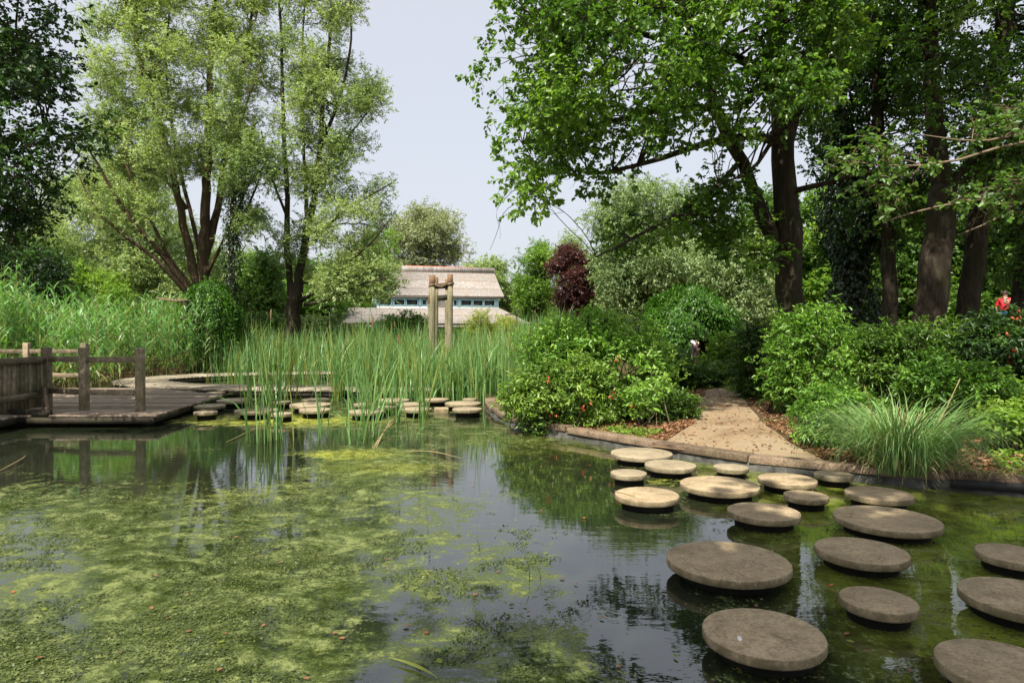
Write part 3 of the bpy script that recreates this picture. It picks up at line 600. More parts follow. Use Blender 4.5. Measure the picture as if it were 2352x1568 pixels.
# ------------------------------------------------------------------ right-hand wood
tree('broadleaf_tree', 'tall tree with straight grey trunk and leaning second stem, canopy reaching over the pond', 'tree',
     [([(1828, 900, 13.5), (1822, 780, 13.5), (1820, 640, 13.5), (1808, 480, 13.5), (1800, 330, 13.5), (1790, 180, 13.5), (1780, 40, 13.5), (1770, -140, 13.5)], .30, .17),
      ([(1800, 600, 13.6), (1772, 530, 13.6), (1735, 450, 13.6), (1690, 350, 13.6), (1650, 260, 13.5), (1610, 150, 13.5), (1590, 0, 13.5)], .17, .07),
      ([(1798, 330, 13.5), (1740, 305, 13.2), (1650, 318, 12.9), (1560, 350, 12.6), (1450, 390, 12.2), (1350, 400, 12)], .10, .025),
      ([(1790, 200, 13.5), (1720, 140, 13.2), (1640, 110, 12.8), (1540, 90, 12.2), (1400, 60, 11.6), (1280, 100, 11)], .11, .025),
      ([(1808, 440, 13.5), (1870, 430, 13), (1960, 400, 12.5), (2060, 380, 12)], .07, .02),
      ([(1812, 330, 13.5), (1850, 200, 13.6), (1890, 90, 13.4), (1950, -20, 13)], .10, .03),
      ([(1700, 370, 13.6), (1640, 440, 13), (1540, 500, 12.4), (1450, 550, 12), (1370, 590, 11.7)], .06, .015),
      ([(1640, 250, 13.5), (1540, 240, 13), (1430, 280, 12.4), (1300, 300, 11.8), (1200, 330, 11.4)], .08, .02),
      ([(1600, 60, 13.5), (1500, 0, 13), (1380, -40, 12.4)], .08, .02), ([(1795, 280, 13.5), (1730, 400, 12.4), (1650, 420, 11.8)], .05, .015)],
     clumps_px([(1130, -220), (1960, -220), (1960, 120), (1900, 300), (1830, 300), (1760, 250), (1720, 320), (1640, 340), (1560, 330), (1470, 350), (1420, 400), (1330, 440), (1250, 470), (1180, 475), (1115, 490), (1105, 445), (1140, 380), (1120, 340), (1175, 270), (1205, 215), (1110, 240), (1080, 210), (1120, 140), (1095, 110), (1150, 70), (1120, 10)], 11.6, 3.0, 200, .52, 17, .2)
     + clumps_px([(1345, 600), (1350, 555), (1440, 520), (1540, 470), (1600, 400), (1700, 420), (1780, 470), (1790, 620), (1720, 640), (1640, 560), (1560, 540), (1450, 570)], 12.8, 1.0, 34, .42, 18, .2) + clumps_ell((7.6, 9.3, 10.9), (5.2, 3.6, 2.4), 62, .8, 19),  # last clumps: unseen canopy above the frame, added to shade the trunks
     M['alder'], M['bark'], 38, 9, .24, .088, .068, seed=81, rfac=.011, gap=.24, droop=.45, outw=.6, vbias=.13,
     bare=[([(1250, 440, 11.4), (1170, 470, 11.1), (1150, 495, 11), (1145, 530, 11), (1125, 575, 11)], .007, .003), ([(1230, 400, 11.4), (1160, 450, 11), (1130, 490, 11), (1152, 520, 11), (1148, 550, 11)], .006, .002)])
def w2(lab, limbs, poly, Yc, thick, n, seed, lm='alder', per=36, ivyf=None, rad=.52, gap=.36, **kw):
    tree('broadleaf_tree', lab, 'tree', limbs, clumps_px(poly, Yc, thick, n, rad, seed, .2), M[lm], M['bark'], per, 9, .24, .08, .06, seed=seed, rfac=.011, gap=gap, droop=.4, extra=ivyf, **kw)
w2('tree whose trunk is wrapped in black-green ivy, right of the straight grey trunk', [([(1960, 900, 16.5), (1958, 700, 16.5), (1950, 450, 16.5), (1930, 200, 16.5), (1900, -60, 16.5)], .22, .10), ([(1945, 400, 16.5), (2000, 300, 16.3), (2050, 200, 16)], .08, .03)],
   [(1850, -200), (2100, -200), (2110, 200), (2080, 440), (2020, 620), (1890, 620), (1850, 300)], 16.5, 1.6, 84, 91, 'dark', 60, ivy([(1960, 800, 16.5), (1956, 600, 16.5), (1948, 400, 16.5), (1930, 200, 16.5), (1910, 0, 16.5)], .46, 9000, 5))
w2('slender straight tree between the ivy trunk and the thick forked trunk', [([(2045, 900, 15.5), (2046, 700, 15.5), (2040, 560, 15.5), (2030, 430, 15.5), (2015, 250, 15.5), (2010, 0, 15.5)], .19, .10), ([(2035, 470, 15.5), (1990, 380, 15.2), (1950, 330, 15)], .05, .02)],
   [(1950, -220), (2180, -220), (2200, 200), (2180, 420), (2080, 560), (1980, 420)], 15.5, 1.4, 70, 92, 'alder')
w2('thick flared trunk with a pale worn patch, its tall stem rising straight', [([(2128, 900, 14), (2135, 760, 14), (2150, 620, 14), (2165, 480, 14), (2168, 430, 14)], .37, .25), ([(2165, 440, 14), (2150, 330, 14), (2142, 200, 14), (2138, 60, 14), (2135, -150, 14)], .20, .12),
   ([(2168, 450, 14), (2215, 380, 14), (2280, 330, 13.8), (2352, 290, 13.6)], .10, .04)],
   [(2000, -220), (2352, -220), (2400, 150), (2400, 420), (2260, 500), (2120, 380), (2030, 150)], 14, 1.5, 84, 93, 'alder')
w2('leaning trunk behind the thick flared one, rising toward the corner', [([(2212, 900, 15.5), (2220, 760, 15.5), (2232, 640, 15.5), (2262, 400, 15.5), (2290, 150, 15.5), (2330, -100, 15.5)], .27, .17), ([(2250, 480, 15.5), (2320, 400, 15), (2400, 350, 15)], .07, .03)],
   [(2180, -220), (2560, -220), (2560, 420), (2400, 520), (2290, 480), (2220, 300)], 15.5, 1.6, 84, 94, 'dark', 60)
w2('dark trunk at the frame edge beyond the hedge', [([(2350, 900, 17), (2345, 700, 17), (2360, 500, 17), (2400, 100, 17)], .25, .15)],
   [(2250, 480), (2400, 430), (2560, 500), (2560, 680), (2420, 700), (2300, 640)], 17, 1.6, 34, 95, 'alder', gap=.25)
# near branches hanging in from the right
tree('overhanging_tree', 'near tree reaching in from the frame edge with twisted yellowish twigs and large sunlit leaves', 'tree',
     [([(2900, 1150, 8.2), (2880, 700, 8.2), (2820, 300, 8.2), (2750, -200, 8.2)], .22, .12),
      ([(2850, 500, 8.2), (2600, 470, 8.2), (2350, 440, 8), (2150, 470, 7.8), (2030, 510, 7.7)], .032, .007), ([(2840, 400, 8.2), (2600, 330, 8), (2380, 300, 7.8), (2150, 400, 7.6), (1950, 370, 7.5)], .030, .006),
      ([(2380, 300, 7.8), (2250, 330, 7.7), (2120, 310, 7.6)], .018, .006), ([(2350, 440, 8), (2300, 500, 7.9), (2200, 540, 7.8)], .018, .005)],
     clumps_px([(1880, 380), (1940, 320), (2040, 300), (2140, 340), (2110, 420), (2040, 500), (1960, 430)], 7.6, .5, 20, .2, 31, .1) + clumps_px([(2170, 470), (2300, 400), (2420, 380), (2420, 520), (2280, 500)], 7.8, .4, 14, .24, 32, .1) + clumps_px([(2180, 270), (2420, 200), (2420, 340), (2230, 330)], 7.9, .4, 14, .24, 33, .1),
     M['mid'], M['kerbwood'], 7, 6, .16, .07, .052, seed=96, rfac=.012, droop=.3, sub=4)
# tall tree behind the viewer, its shade lies on the near water
tree('shade_tree', 'large tree standing behind the viewpoint, known only by its shade', 'tree', [([(-4.5, -7, 0), (-4.4, -7, 3), (-4, -6.4, 6), (-3, -5.5, 10)], .4, .15), ([(-4.2, -6.6, 5), (-2, -4.5, 7), (0, -3, 8)], .16, .05), ([(-4, -6.4, 6), (-1, -7, 8), (2, -6, 9)], .16, .05), ([(-4, -6.4, 6), (-6, -4, 8), (-7, -3, 8.5)], .16, .05)],
     clumps_ell((2.3, -3.4, 9), (5.6, 4.6, 2.4), 95, 1.15, 41), M['alder'], M['bark'], 52, 7, .5, .24, .18, seed=97, base=1, sub=1, gap=.0)

# ------------------------------------------------------------------ shrubs
def shrub(name, label, clumps, leafm, per, nleaf, tl, L, W, seed, cat='shrub', stems=7, sr=.018, barkm='bark', group=None, extra=None, **kw):
    C = np.array([c for c, _ in clumps]); b = np.array([C[:, 0].mean(), C[:, 1].mean(), 0]); b[2] = float(H(b[0], b[1]))
    root = thing(name, label, cat, b, group); rr = np.random.default_rng(seed); st = MB()
    for k in range(min(len(clumps), stems * 4)):
        c = clumps[rr.integers(len(clumps))][0]; s = np.array([b[0] * .35 + c[0] * .65 + rr.normal() * .12, b[1] * .35 + c[1] * .65 + rr.normal() * .12, 0]); s[2] = float(H(s[0], s[1])) - .03
        q = smooth_path([s, (s + c) / 2 + rr.normal(size=3) * .1, c], 7); st.tube(q, np.linspace(sr, sr * .4, 7), 5, caps=False)
    lf = MB(); fill_leaves(lf, st, clumps, per, nleaf, tl, L, W, seed=seed, **kw)
    st.build('stems', M[barkm], root, True); lf.build('foliage', M[leafm], root)
    if extra: extra(root, clumps, rr)
    return root
def redbits(n, L):
    def f(root, clumps, rr):
        m = MB(); c = [clumps[i][0] for i in rr.integers(0, len(clumps), n)]
        for p in c:
            k = 5; q = p + nrm(rr.normal(size=3) * [1, .6, .8] - np.array([0, .8, 0])) * .40; pos = np.repeat(q[None], k, 0) + rr.normal(size=(k, 3)) * .04
            m.leaves(pos, nrm(rr.normal(size=(k, 3)) + [0, -.6, -.2]), nrm(rr.normal(size=(k, 3)) * .4 + UP * .7 + [0, -.5, 0]), L, L * .5, 'ovate', rr.random(k))
        m.build('red_leaves', M['redleaf'], root)
    return f
shrub('broadleaf_shrub', 'tall light green bush at the back of the planted island beside the path', clumps_px([(1185, 800), (1215, 755), (1280, 735), (1350, 712), (1430, 720), (1490, 745), (1545, 780), (1560, 860), (1500, 900), (1200, 900)], 12.6, .9, 120, .26, 51, .3), 'laurel', 24, 7, .15, .085, .036, 101, gap=.10, stems=9, vbias=.22)
shrub('glossy_shrub', 'dark glossy spreading bush with scattered red leaves at the water edge', clumps_px([(1165, 930), (1190, 860), (1270, 830), (1360, 830), (1430, 860), (1440, 930), (1390, 985), (1300, 985), (1210, 975)], 10.95, .55, 90, .22, 52, .2), 'evergreen', 28, 8, .16, .07, .028, 102, extra=redbits(18, .06), gap=.10, stems=9, vbias=.14)
shrub('glossy_shrub', 'low dark bush with shiny leaves spilling beside the path edge', clumps_px([(1420, 940), (1450, 900), (1530, 890), (1590, 920), (1600, 960), (1540, 975), (1440, 980)], 11.3, .5, 48, .2, 53, .2), 'evergreen', 30, 8, .15, .065, .03, 103, vbias=-.1, stems=6)
shrub('young_shrub', 'sparse young plant with pale stems and drooping leaves in front of the glossy bushes', clumps_px([(1445, 880), (1480, 850), (1520, 860), (1530, 930), (1470, 950), (1440, 930)], 10.6, .25, 14, .15, 54, .2), 'laurel', 10, 6, .12, .085, .035, 104, barkm='polewood', vbias=.2, stems=2, sr=.01)
# weeping shrubs
def weeping(name, label, px, py, Yc, rpx, hpx, seed, n=9000, dark=False):
    m_ = Yc / F; c = P(px, py, Yc); r = rpx * m_; h = hpx * m_; rr = np.random.default_rng(seed); b = np.array([c[0], Yc, float(H(c[0], Yc))]); root = thing(name, label, 'shrub', b)
    tx = np.array([.45, 0, 0]); MB().tube([b + tx - UP * .1, b + tx + UP * (c[2] - b[2]) * .5, c + tx * .5 + UP * h * .2], [.09, .07, .05], 8, rough=.1).build('trunk', M['bark'], root, True)
    v = nrm(rr.normal(size=(n, 3))); v[:, 2] = np.abs(v[:, 2]); v = nrm(v); rad = (.82 + .2 * rr.random(n)) * (1 + .15 * np.sin(np.arctan2(v[:, 1], v[:, 0]) * 3 + v[:, 2] * 5 + seed) + .10 * np.sin(np.arctan2(v[:, 1], v[:, 0]) * 7 + v[:, 2] * 9) + .22 * (rr.random(n) < .03) * rr.random(n) + .07 * np.sin(np.arctan2(v[:, 1], v[:, 0]) * 11))
    p0 = c + v * rad[:, None] * np.array([r, r, h]); k = 7
    fall = rr.random((n, 1)) ** .7 * (c[2] - b[2]) * .95 * (1 - v[:, 2:3]) ** 1.0 * np.where((np.abs(v[:, 0:1] - .12) < .38) & (seed == 2), .12, 1) + .1
    t = ((np.arange(k)[None] + rr.random((n, k))) / k)[..., None]; hor = v * [1, 1, 0]
    pos = p0[:, None] + hor[:, None] * (t * .12 * r) - UP * (t * fall[:, None]); pos = (pos + rr.normal(size=pos.shape) * .03).reshape(-1, 3)
    N = len(pos); lf = MB(); lf.leaves(pos, nrm(-UP * .8 + rr.normal(size=(N, 3)) * .45 + np.repeat(hor, k, 0) * .6), nrm(np.repeat(v, k, 0) + UP * .4 + rr.normal(size=(N, 3)) * .4), .10 * (.7 + .6 * rr.random(N)), .045, 'rhomb', np.clip(rr.normal(.45, .2, N), 0, 1))
    lf.build('foliage', M['topiary'], root); return root
weeping('weeping_shrub', 'round dome of weeping green foliage at the foot of the spreading willow', 480, 715, 26, 55, 62, 1)
weeping('weeping_shrub', 'tall arching mound of weeping foliage over the path, a pale figure beneath', 1586, 760, 20, 92, 90, 2, 13000)
# right bank shrubs
shrub('dark_shrub', 'dark narrow bush at the bend of the path', clumps_px([(1690, 790), (1730, 745), (1775, 760), (1780, 880), (1740, 925), (1695, 900)], 14.5, .6, 40, .26, 55, .2), 'evergreen', 34, 8, .16, .075, .03, 105, vbias=-.3, stems=5)
shrub('broadleaf_shrub', 'tall leafy bush in front of the straight grey trunk', clumps_px([(1745, 860), (1750, 780), (1800, 720), (1850, 690), (1905, 690), (1960, 740), (1990, 800), (1960, 900), (1840, 960), (1770, 930)], 11.8, .8, 110, .26, 56, .25), 'laurel', 24, 7, .15, .08, .030, 106, gap=.18, stems=9, vbias=.08)
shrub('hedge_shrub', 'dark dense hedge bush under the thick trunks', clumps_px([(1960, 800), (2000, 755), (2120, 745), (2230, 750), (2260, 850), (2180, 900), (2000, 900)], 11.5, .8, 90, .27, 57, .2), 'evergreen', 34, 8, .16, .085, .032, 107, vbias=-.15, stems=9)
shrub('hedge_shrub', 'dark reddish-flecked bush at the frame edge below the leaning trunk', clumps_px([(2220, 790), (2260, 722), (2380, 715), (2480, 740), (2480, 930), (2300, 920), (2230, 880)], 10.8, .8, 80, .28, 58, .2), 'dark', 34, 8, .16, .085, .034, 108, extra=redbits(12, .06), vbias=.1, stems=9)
shrub('glossy_shrub', 'bright green low bush between the path and the pampas grass', clumps_px([(1830, 960), (1870, 905), (1960, 890), (2010, 930), (2000, 1010), (1930, 1040), (1860, 1010)], 8.9, .4, 60, .18, 59, .2), 'laurel', 28, 8, .13, .075, .026, 109, stems=6, vbias=.12)
shrub('glossy_shrub', 'bright green bush spreading behind the pampas grass', clumps_px([(2060, 880), (2100, 840), (2200, 830), (2300, 860), (2330, 920), (2250, 960), (2120, 940)], 9.6, .5, 66, .2, 60, .2), 'laurel', 28, 8, .14, .075, .028, 110, stems=6)
shrub('yellow_shrub', 'low yellow-green plant at the frame edge above the bank', clumps_px([(2240, 960), (2300, 930), (2400, 940), (2400, 1000), (2300, 1010)], 8.2, .3, 24, .16, 61, .2), 'lime', 22, 7, .12, .07, .04, 111, stems=4, vbias=.3)
shrub('yellow_bamboo', 'yellow bamboo clump in front of the thatched building', clumps_px([(1075, 740), (1100, 716), (1125, 728), (1180, 722), (1195, 745), (1190, 800), (1075, 800)], 34, 1, 26, .4, 62, .2), 'yellowgreen', 50, 9, .3, .13, .035, 112, kind='rhomb', stems=6)
shrub('round_bush', 'olive rounded bush before the lower thatched roof', clumps_px([(770, 770), (790, 745), (830, 742), (860, 760), (870, 810), (770, 810)], 33, .8, 24, .35, 63, .2), 'willow', 70, 9, .2, .09, .04, 113, kind='rhomb', stems=4, vbias=-.15)
for k, (poly, Yc, lm, lab) in enumerate([([(860, 800), (880, 735), (960, 728), (1000, 760), (1010, 820)], 34, 'mid', 'mid-green bush before the building beside the tall poles'), ([(1000, 810), (1010, 765), (1070, 765), (1080, 810)], 36, 'lime', 'bright green bush right of the tall poles'), ([(540, 800), (560, 730), (640, 720), (680, 800)], 33, 'mid', 'green bush at the foot of the narrow willow'),
        ([(1180, 830), (1190, 760), (1290, 735), (1390, 760), (1400, 830)], 22, 'laurel', 'bush behind the planted island'), ([(1620, 840), (1660, 780), (1700, 790), (1710, 880), (1640, 880)], 18, 'lime', 'feathery bright bush beside the weeping mound'), ([(1500, 860), (1540, 800), (1590, 840), (1660, 850), (1660, 880), (1520, 890)], 17, 'mid', 'low bush under the weeping mound'),
        ([(680, 790), (700, 740), (770, 735), (790, 790)], 36, 'willow', 'olive bush left of the lower thatched roof'), ([(-60, 760), (0, 690), (160, 680), (330, 690), (420, 720), (430, 790)], 31, 'willow', 'long olive bank of brush behind the reed bed')]):
    shrub('bush', lab, clumps_px(poly, Yc, .9, 50, Yc * .013 + .05, 120 + k, .2), lm, 50, 8, Yc * .008, Yc * .0042 + .02, Yc * .0018 + .012, 130 + k, kind='rhomb')
# palm-like plant
pr_ = thing('fan_palm', 'small fan palm with a yellowed frond left of the straight grey trunk', 'palm', (P(1760, 800, 15)[0], 15, float(H(P(1760, 800, 15)[0], 15))))
for (px, py, a0, col) in ((1770, 745, 0, 'lime'), (1800, 720, 1, 'mid'), (1755, 752, 2, 'yellowgreen')):
    c = P(px, py, 15); n = 22; an = np.linspace(-.3, 3.4, n); d = np.stack([np.cos(an), np.full(n, -.25), np.sin(an)], 1)
    MB().leaves(np.repeat(c[None], n, 0), d, np.tile([0, -1, .5], (n, 1)), .30, .03, 'rhomb', R.random(n)).tube([np.array(pr_.location) - UP * .05, (c + np.array(pr_.location)) / 2 + [.05, 0, .1], c], .012, 5).build('frond', M[col], pr_)

# ------------------------------------------------------------------ pampas grass
c = G(2085, 1085, .2) + np.array([.22, .50, 0]); c[2] = float(H(c[0], c[1])); pg = thing('pampas_grass', 'fountain of arching blue-green grass blades hanging over the edging', 'grass', c)
n = 1700; a = R.random(n) * 6.28; rr = .38 * np.sqrt(R.random(n)); base = np.stack([c[0] + rr * np.cos(a), c[1] + rr * np.sin(a), np.full(n, c[2])], 1)
MB().blades(base, a + R.normal(0, .35, n), (.5 + .85 * R.random(n)), np.full(n, .011), .12 + .5 * R.random(n), 1.3 + 1.5 * R.random(n), 9, np.clip(R.normal(.55, .22, n), .0, 1)).build('blades', M['pampas'], pg)
n = 160; a = R.random(n) * 6.28; base = np.stack([c[0] + .4 * R.random(n) * np.cos(a), c[1] + .4 * R.random(n) * np.sin(a), np.full(n, c[2])], 1)
MB().blades(base, a, (.35 + .45 * R.random(n)), np.full(n, .009), .4 + .5 * R.random(n), 1.2 + 1.2 * R.random(n), 6, R.random(n)).build('dry_blades', M['drygrass'], pg)
for x0, y0, x1, y1 in ((2130, 1015, 2205, 870), (2010, 990, 1985, 885), (2075, 1000, 2060, 930), (2098, 1000, 2110, 950)):
    q = smooth_path([P(x0, y0, c[1]), P((x0 + x1) / 2 + 4, (y0 + y1) / 2, c[1] - .05), P(x1, y1, c[1] - .1)], 8); MB().tube(q, np.linspace(.010, .004, 8), 6).build('stalk', M['drygrass'], pg)

# ------------------------------------------------------------------ reeds
def scatter(poly, n, seed):
    r = np.random.default_rng(seed); poly = np.array(poly, float); lo, hi = poly.min(0), poly.max(0); out = np.zeros((0, 2))
    while len(out) < n:
        q = lo + r.random((n, 2)) * (hi - lo); out = np.vstack([out, q[sdist(q[:, 0], q[:, 1], poly) < 0]])
    return out[:n]
def cattails(mb, xy, per, Hm, Hs, seed, spread=.10, W=.018, z=None, lean=.07, curl=.35):
    r = np.random.default_rng(seed); b = np.repeat(xy, per, 0) + r.normal(size=(len(xy) * per, 2)) * spread; n = len(b)
    zz = np.maximum(H(b[:, 0], b[:, 1]), -.05) if z is None else np.full(n, z)
    dry = r.random(n) < .13; a = np.where(dry, r.random(n) * .15, np.clip(r.normal(.62, .27, n), .25, 1))
    h = np.repeat((Hm + Hs * r.normal(size=len(xy))) * (1 + .13 * np.sin(xy[:, 0] * 2.3 + 1) * np.sin(xy[:, 1] * 1.9) + .10 * np.sin(xy[:, 0] * .9)), per) * (.50 + .55 * r.random(n))
    fold = r.random(n) < .22
    mb.blades(np.stack([b[:, 0], b[:, 1], zz], 1), r.random(n) * 6.28, h, W * (.7 + .6 * r.random(n)), np.abs(r.normal(0, lean, n)), np.where(fold, 3.2, 1) * np.abs(r.normal(0, curl, n)), 6, a)
def phrag(mb, st, xy, Hm, Hs, seed):
    r = np.random.default_rng(seed); n = len(xy); z = np.maximum(H(xy[:, 0], xy[:, 1]), -.05); h = Hm + Hs * r.normal(size=n); b = np.stack([xy[:, 0], xy[:, 1], z], 1)
    tip = b + np.stack([r.normal(0, .10, n), r.normal(0, .10, n), h], 1); st.cones(b, tip, .005, .002, a=.15)
    k = 13; t = (.12 + .88 * (np.arange(k)[None] + r.random((n, k))) / k)[..., None]; pos = (b[:, None] + (tip - b)[:, None] * t).reshape(-1, 3); N = len(pos)
    mb.blades(pos, r.random(N) * 6.28, .28 + .26 * r.random(N), .030 + .018 * r.random(N), .25 + .55 * r.random(N), .6 + 1.1 * r.random(N), 4, np.clip(r.normal(.55, .22, N) - .3 * (t.ravel() < .3), 0, 1))
lf, st = MB(), MB()
phrag(lf, st, scatter([(-24, 17.6), (-9.9, 17.2), (-12.6, 19), (-12.6, 22), (-11, 25), (-12, 29), (-24, 28)], 2500, 1), 2.35, .30, 1)
phrag(lf, st, scatter([(-22, 16.9), (-13, 16.9), (-13, 19), (-22, 19)], 620, 2), 2.9, .35, 2)
rt = thing('reed_bed', 'dense bed of tall feathery common reeds behind the wooden railings', 'reeds', (-14, 20, 0)); rt['kind'] = 'stuff'
lf.build('reed_leaves', M['reed'], rt); st.build('reed_stems', M['drygrass'], rt)
ct = MB()
cattails(ct, scatter([(-11, 25.3), (-4, 24.9), (2.5, 24), (2.5, 29), (-11, 29)], 430, 3), 9, 1.85, .24, 3, .10, .036)
cattails(ct, scatter([(-5.6, 19.4), (-2, 18.9), (1.4, 18.2), (1.6, 23.8), (-5.0, 22.6)], 330, 4), 9, 1.75, .24, 4, .09, .032)
cattails(ct, scatter([(-1.5, 15.6), (-.3, 14.6), (.6, 13.2), (1.6, 14), (1.4, 19), (-1.5, 18.8)], 210, 5), 9, 1.6, .24, 5, .08, .022)
cattails(ct, scatter([(-9.0, 19.4), (-6.4, 19.2), (-5.6, 21.6), (-9.0, 21.6)], 34, 6), 8, 1.3, .2, 6, .1, .018, curl=.5)
cattails(ct, scatter([(-4.6, 18.1), (-.8, 17.9), (-.8, 18.9), (-4.6, 19)], 70, 16), 9, 1.6, .2, 16, .08, .022)
cattails(ct, scatter([(-12.5, 25.0), (-9, 25.2), (-9, 27), (-12.5, 27)], 90, 7), 9, 1.8, .25, 7, .12, .026)
cattails(ct, scatter([(-4.4, 15.9), (-.8, 15.6), (-.8, 16.35), (-4.4, 16.5)], 60, 26), 8, 1.6, .25, 26, .08, .024, -.05)
tag(ct.build('cattail_bed', M['cattail']), 'thick bed of green cattails behind the stepping stones', 'cattails', kind='stuff')
# countable cattail clumps standing in open water among and before the stones
cl = [(612, 1012, 26, 1.9, 'cattail clump standing alone before the stones, furthest left in open water'), (700, 905, 26, 1.9, 'cattail clump behind the stones near the narrow willow line'), (775, 905, 30, 1.9, 'cattail clump rising behind two overlapping stones'),
      (812, 1018, 12, 1.7, 'thin cattail tuft with one pale broken stalk at its foot'), (845, 1005, 16, 1.8, 'arching cattail clump in front of the middle stones'), (975, 985, 18, 2.2, 'tall slim cattail clump with a brown seed spike'), (905, 975, 18, 1.5, 'cattail clump splaying over the middle stone'),
      (850, 960, 40, 1.8, 'bushy cattail clump spreading between the stones'), (620, 920, 30, 1.9, 'dense cattail clump at the back row of stones'), (655, 935, 20, 1.7, 'medium cattail clump squeezed between stones'), (1010, 905, 30, 1.6, 'cattail clump at the foot of the tall poles'), (578, 960, 16, 1.5, 'small cattail clump beside the big flat stone'), (925, 1010, 8, 1.1, 'short cattail tuft in open water before the stones'),
      (735, 1010, 7, 1.6, 'sparse leaning cattail tuft between the larger clumps'), (900, 905, 40, 1.8, 'full cattail clump behind the wide back stone'), (960, 905, 36, 1.8, 'full cattail clump behind the slim spiked one')]
for k, (px, py, nb, h, lab) in enumerate(cl):
    p = G(px, py); root = thing('cattail_plant', lab, 'cattail', (p[0], p[1], 0), 'cattail clumps standing in the pond'); m_ = MB()
    cattails(m_, np.array([[p[0], p[1]]]), nb, h, 0, 200 + k, .07 if nb < 20 else .14, .023, -.05, .13, .5); m_.build('blades', M['cattail'], root)
    if k in (0, 4, 5, 6, 14):
        s = MB(); q = smooth_path([p, p + [.02, 0, h * .6], p + [.08, 0, h * .98]], 8); s.tube(q, .005, 5).build('stalk', M['cattail'], root)
        e = q[-1]; MB().tube([e - UP * .02, e, e + [.005, 0, .13], e + [.01, 0, .15]], [.004, .012, .012, .003], 8).build('seed_spike', M['polecap'], root)
p = G(850, 1030); pale = MB()
for x1, y1, dx in ((908, 955, 0), (900, 960, .02), (915, 960, -.02)): pale.tube(smooth_path([G(860 + dx * 200, 1028), P(885, 985, 11), P(x1, y1, 11.4)], 6), [.004, .007, .008, .008, .006, .003], 5)
tag(pale.build('bleached_reed', M['drygrass']), 'pale bleached broken reed stalks leaning in the water', 'reed stalk')
# ------------------------------------------------------------------ stepping stones
def stone(px, py, wpx, label, lit, ztop=.125, thick=.053, group='round stepping stones'):
    c = G(px, py, ztop); d = wpx * c[1] / F / math.sqrt(1 + (c[0] / c[1]) ** 2); r = d / 2
    root = thing('stepping_stone', label, 'stepping stone', (c[0], c[1], ztop), group)
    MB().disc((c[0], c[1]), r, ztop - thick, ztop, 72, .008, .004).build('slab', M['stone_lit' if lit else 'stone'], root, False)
    MB().disc((c[0] + .01, c[1] + .02), r * .80, -.3, ztop - thick - .002, 40, .004).build('pedestal', M['pedestal'], root, True)
    return c, r
def z5(u, v): return ((1450 + u / 2.24) * .9408, (1050 + v / 2.24) * .9408)
for u, v, wd, lab, lit in [
    (260, 122, 340, 'pale round stone closest to the wooden edging by the bush', 1), (418, 186, 284, 'pale round stone overlapping in front of the one at the edging', 1), (190, 230, 200, 'small brownish stone left of the second pale stone', 1),
    (750, 198, 196, 'small pale stone right below the edging joint', 1), (687, 293, 440, 'wide brown stone in the second row behind the twig-marked one', 0), (290, 348, 355, 'brown stone with a dry twig lying on it', 0),
    (1058, 264, 330, 'medium brown stone with a yellow leaf on its far rim', 0), (1310, 237, 220, 'small pale stone touching the liner below the edging', 1), (1160, 352, 252, 'small brown stone in front of the one with a yellow leaf', 0),
    (1558, 342, 388, 'brown stone just before the pampas grass', 0), (928, 440, 408, 'medium brown stone midway between two smaller ones, chipped at its near rim', 0), (1600, 478, 612, 'widest smooth stone in the middle row, a red leaf on it', 0),
    (1462, 652, 530, 'smooth brown stone in front of the widest one', 0), (733, 705, 690, 'large reddish-brown stone at the left of the near group', 0), (1555, 922, 448, 'mid-sized thick stone with a lighter worn centre', 0),
    (925, 1100, 690, 'nearest large stone with a white bird dropping on top', 0), (2300, 672, 460, 'stone cut by the frame edge, farthest of the three there', 0), (2340, 905, 750, 'large stone cut by the frame edge, middle of the three there', 0), (2260, 1290, 860, 'large cracked stone in the bottom corner cut by the frame', 0)]:
    q = z5(u, v); stone(q[0], q[1], wd / 2.24 * .9408, lab, lit, group='round stepping stones by the sandy path')
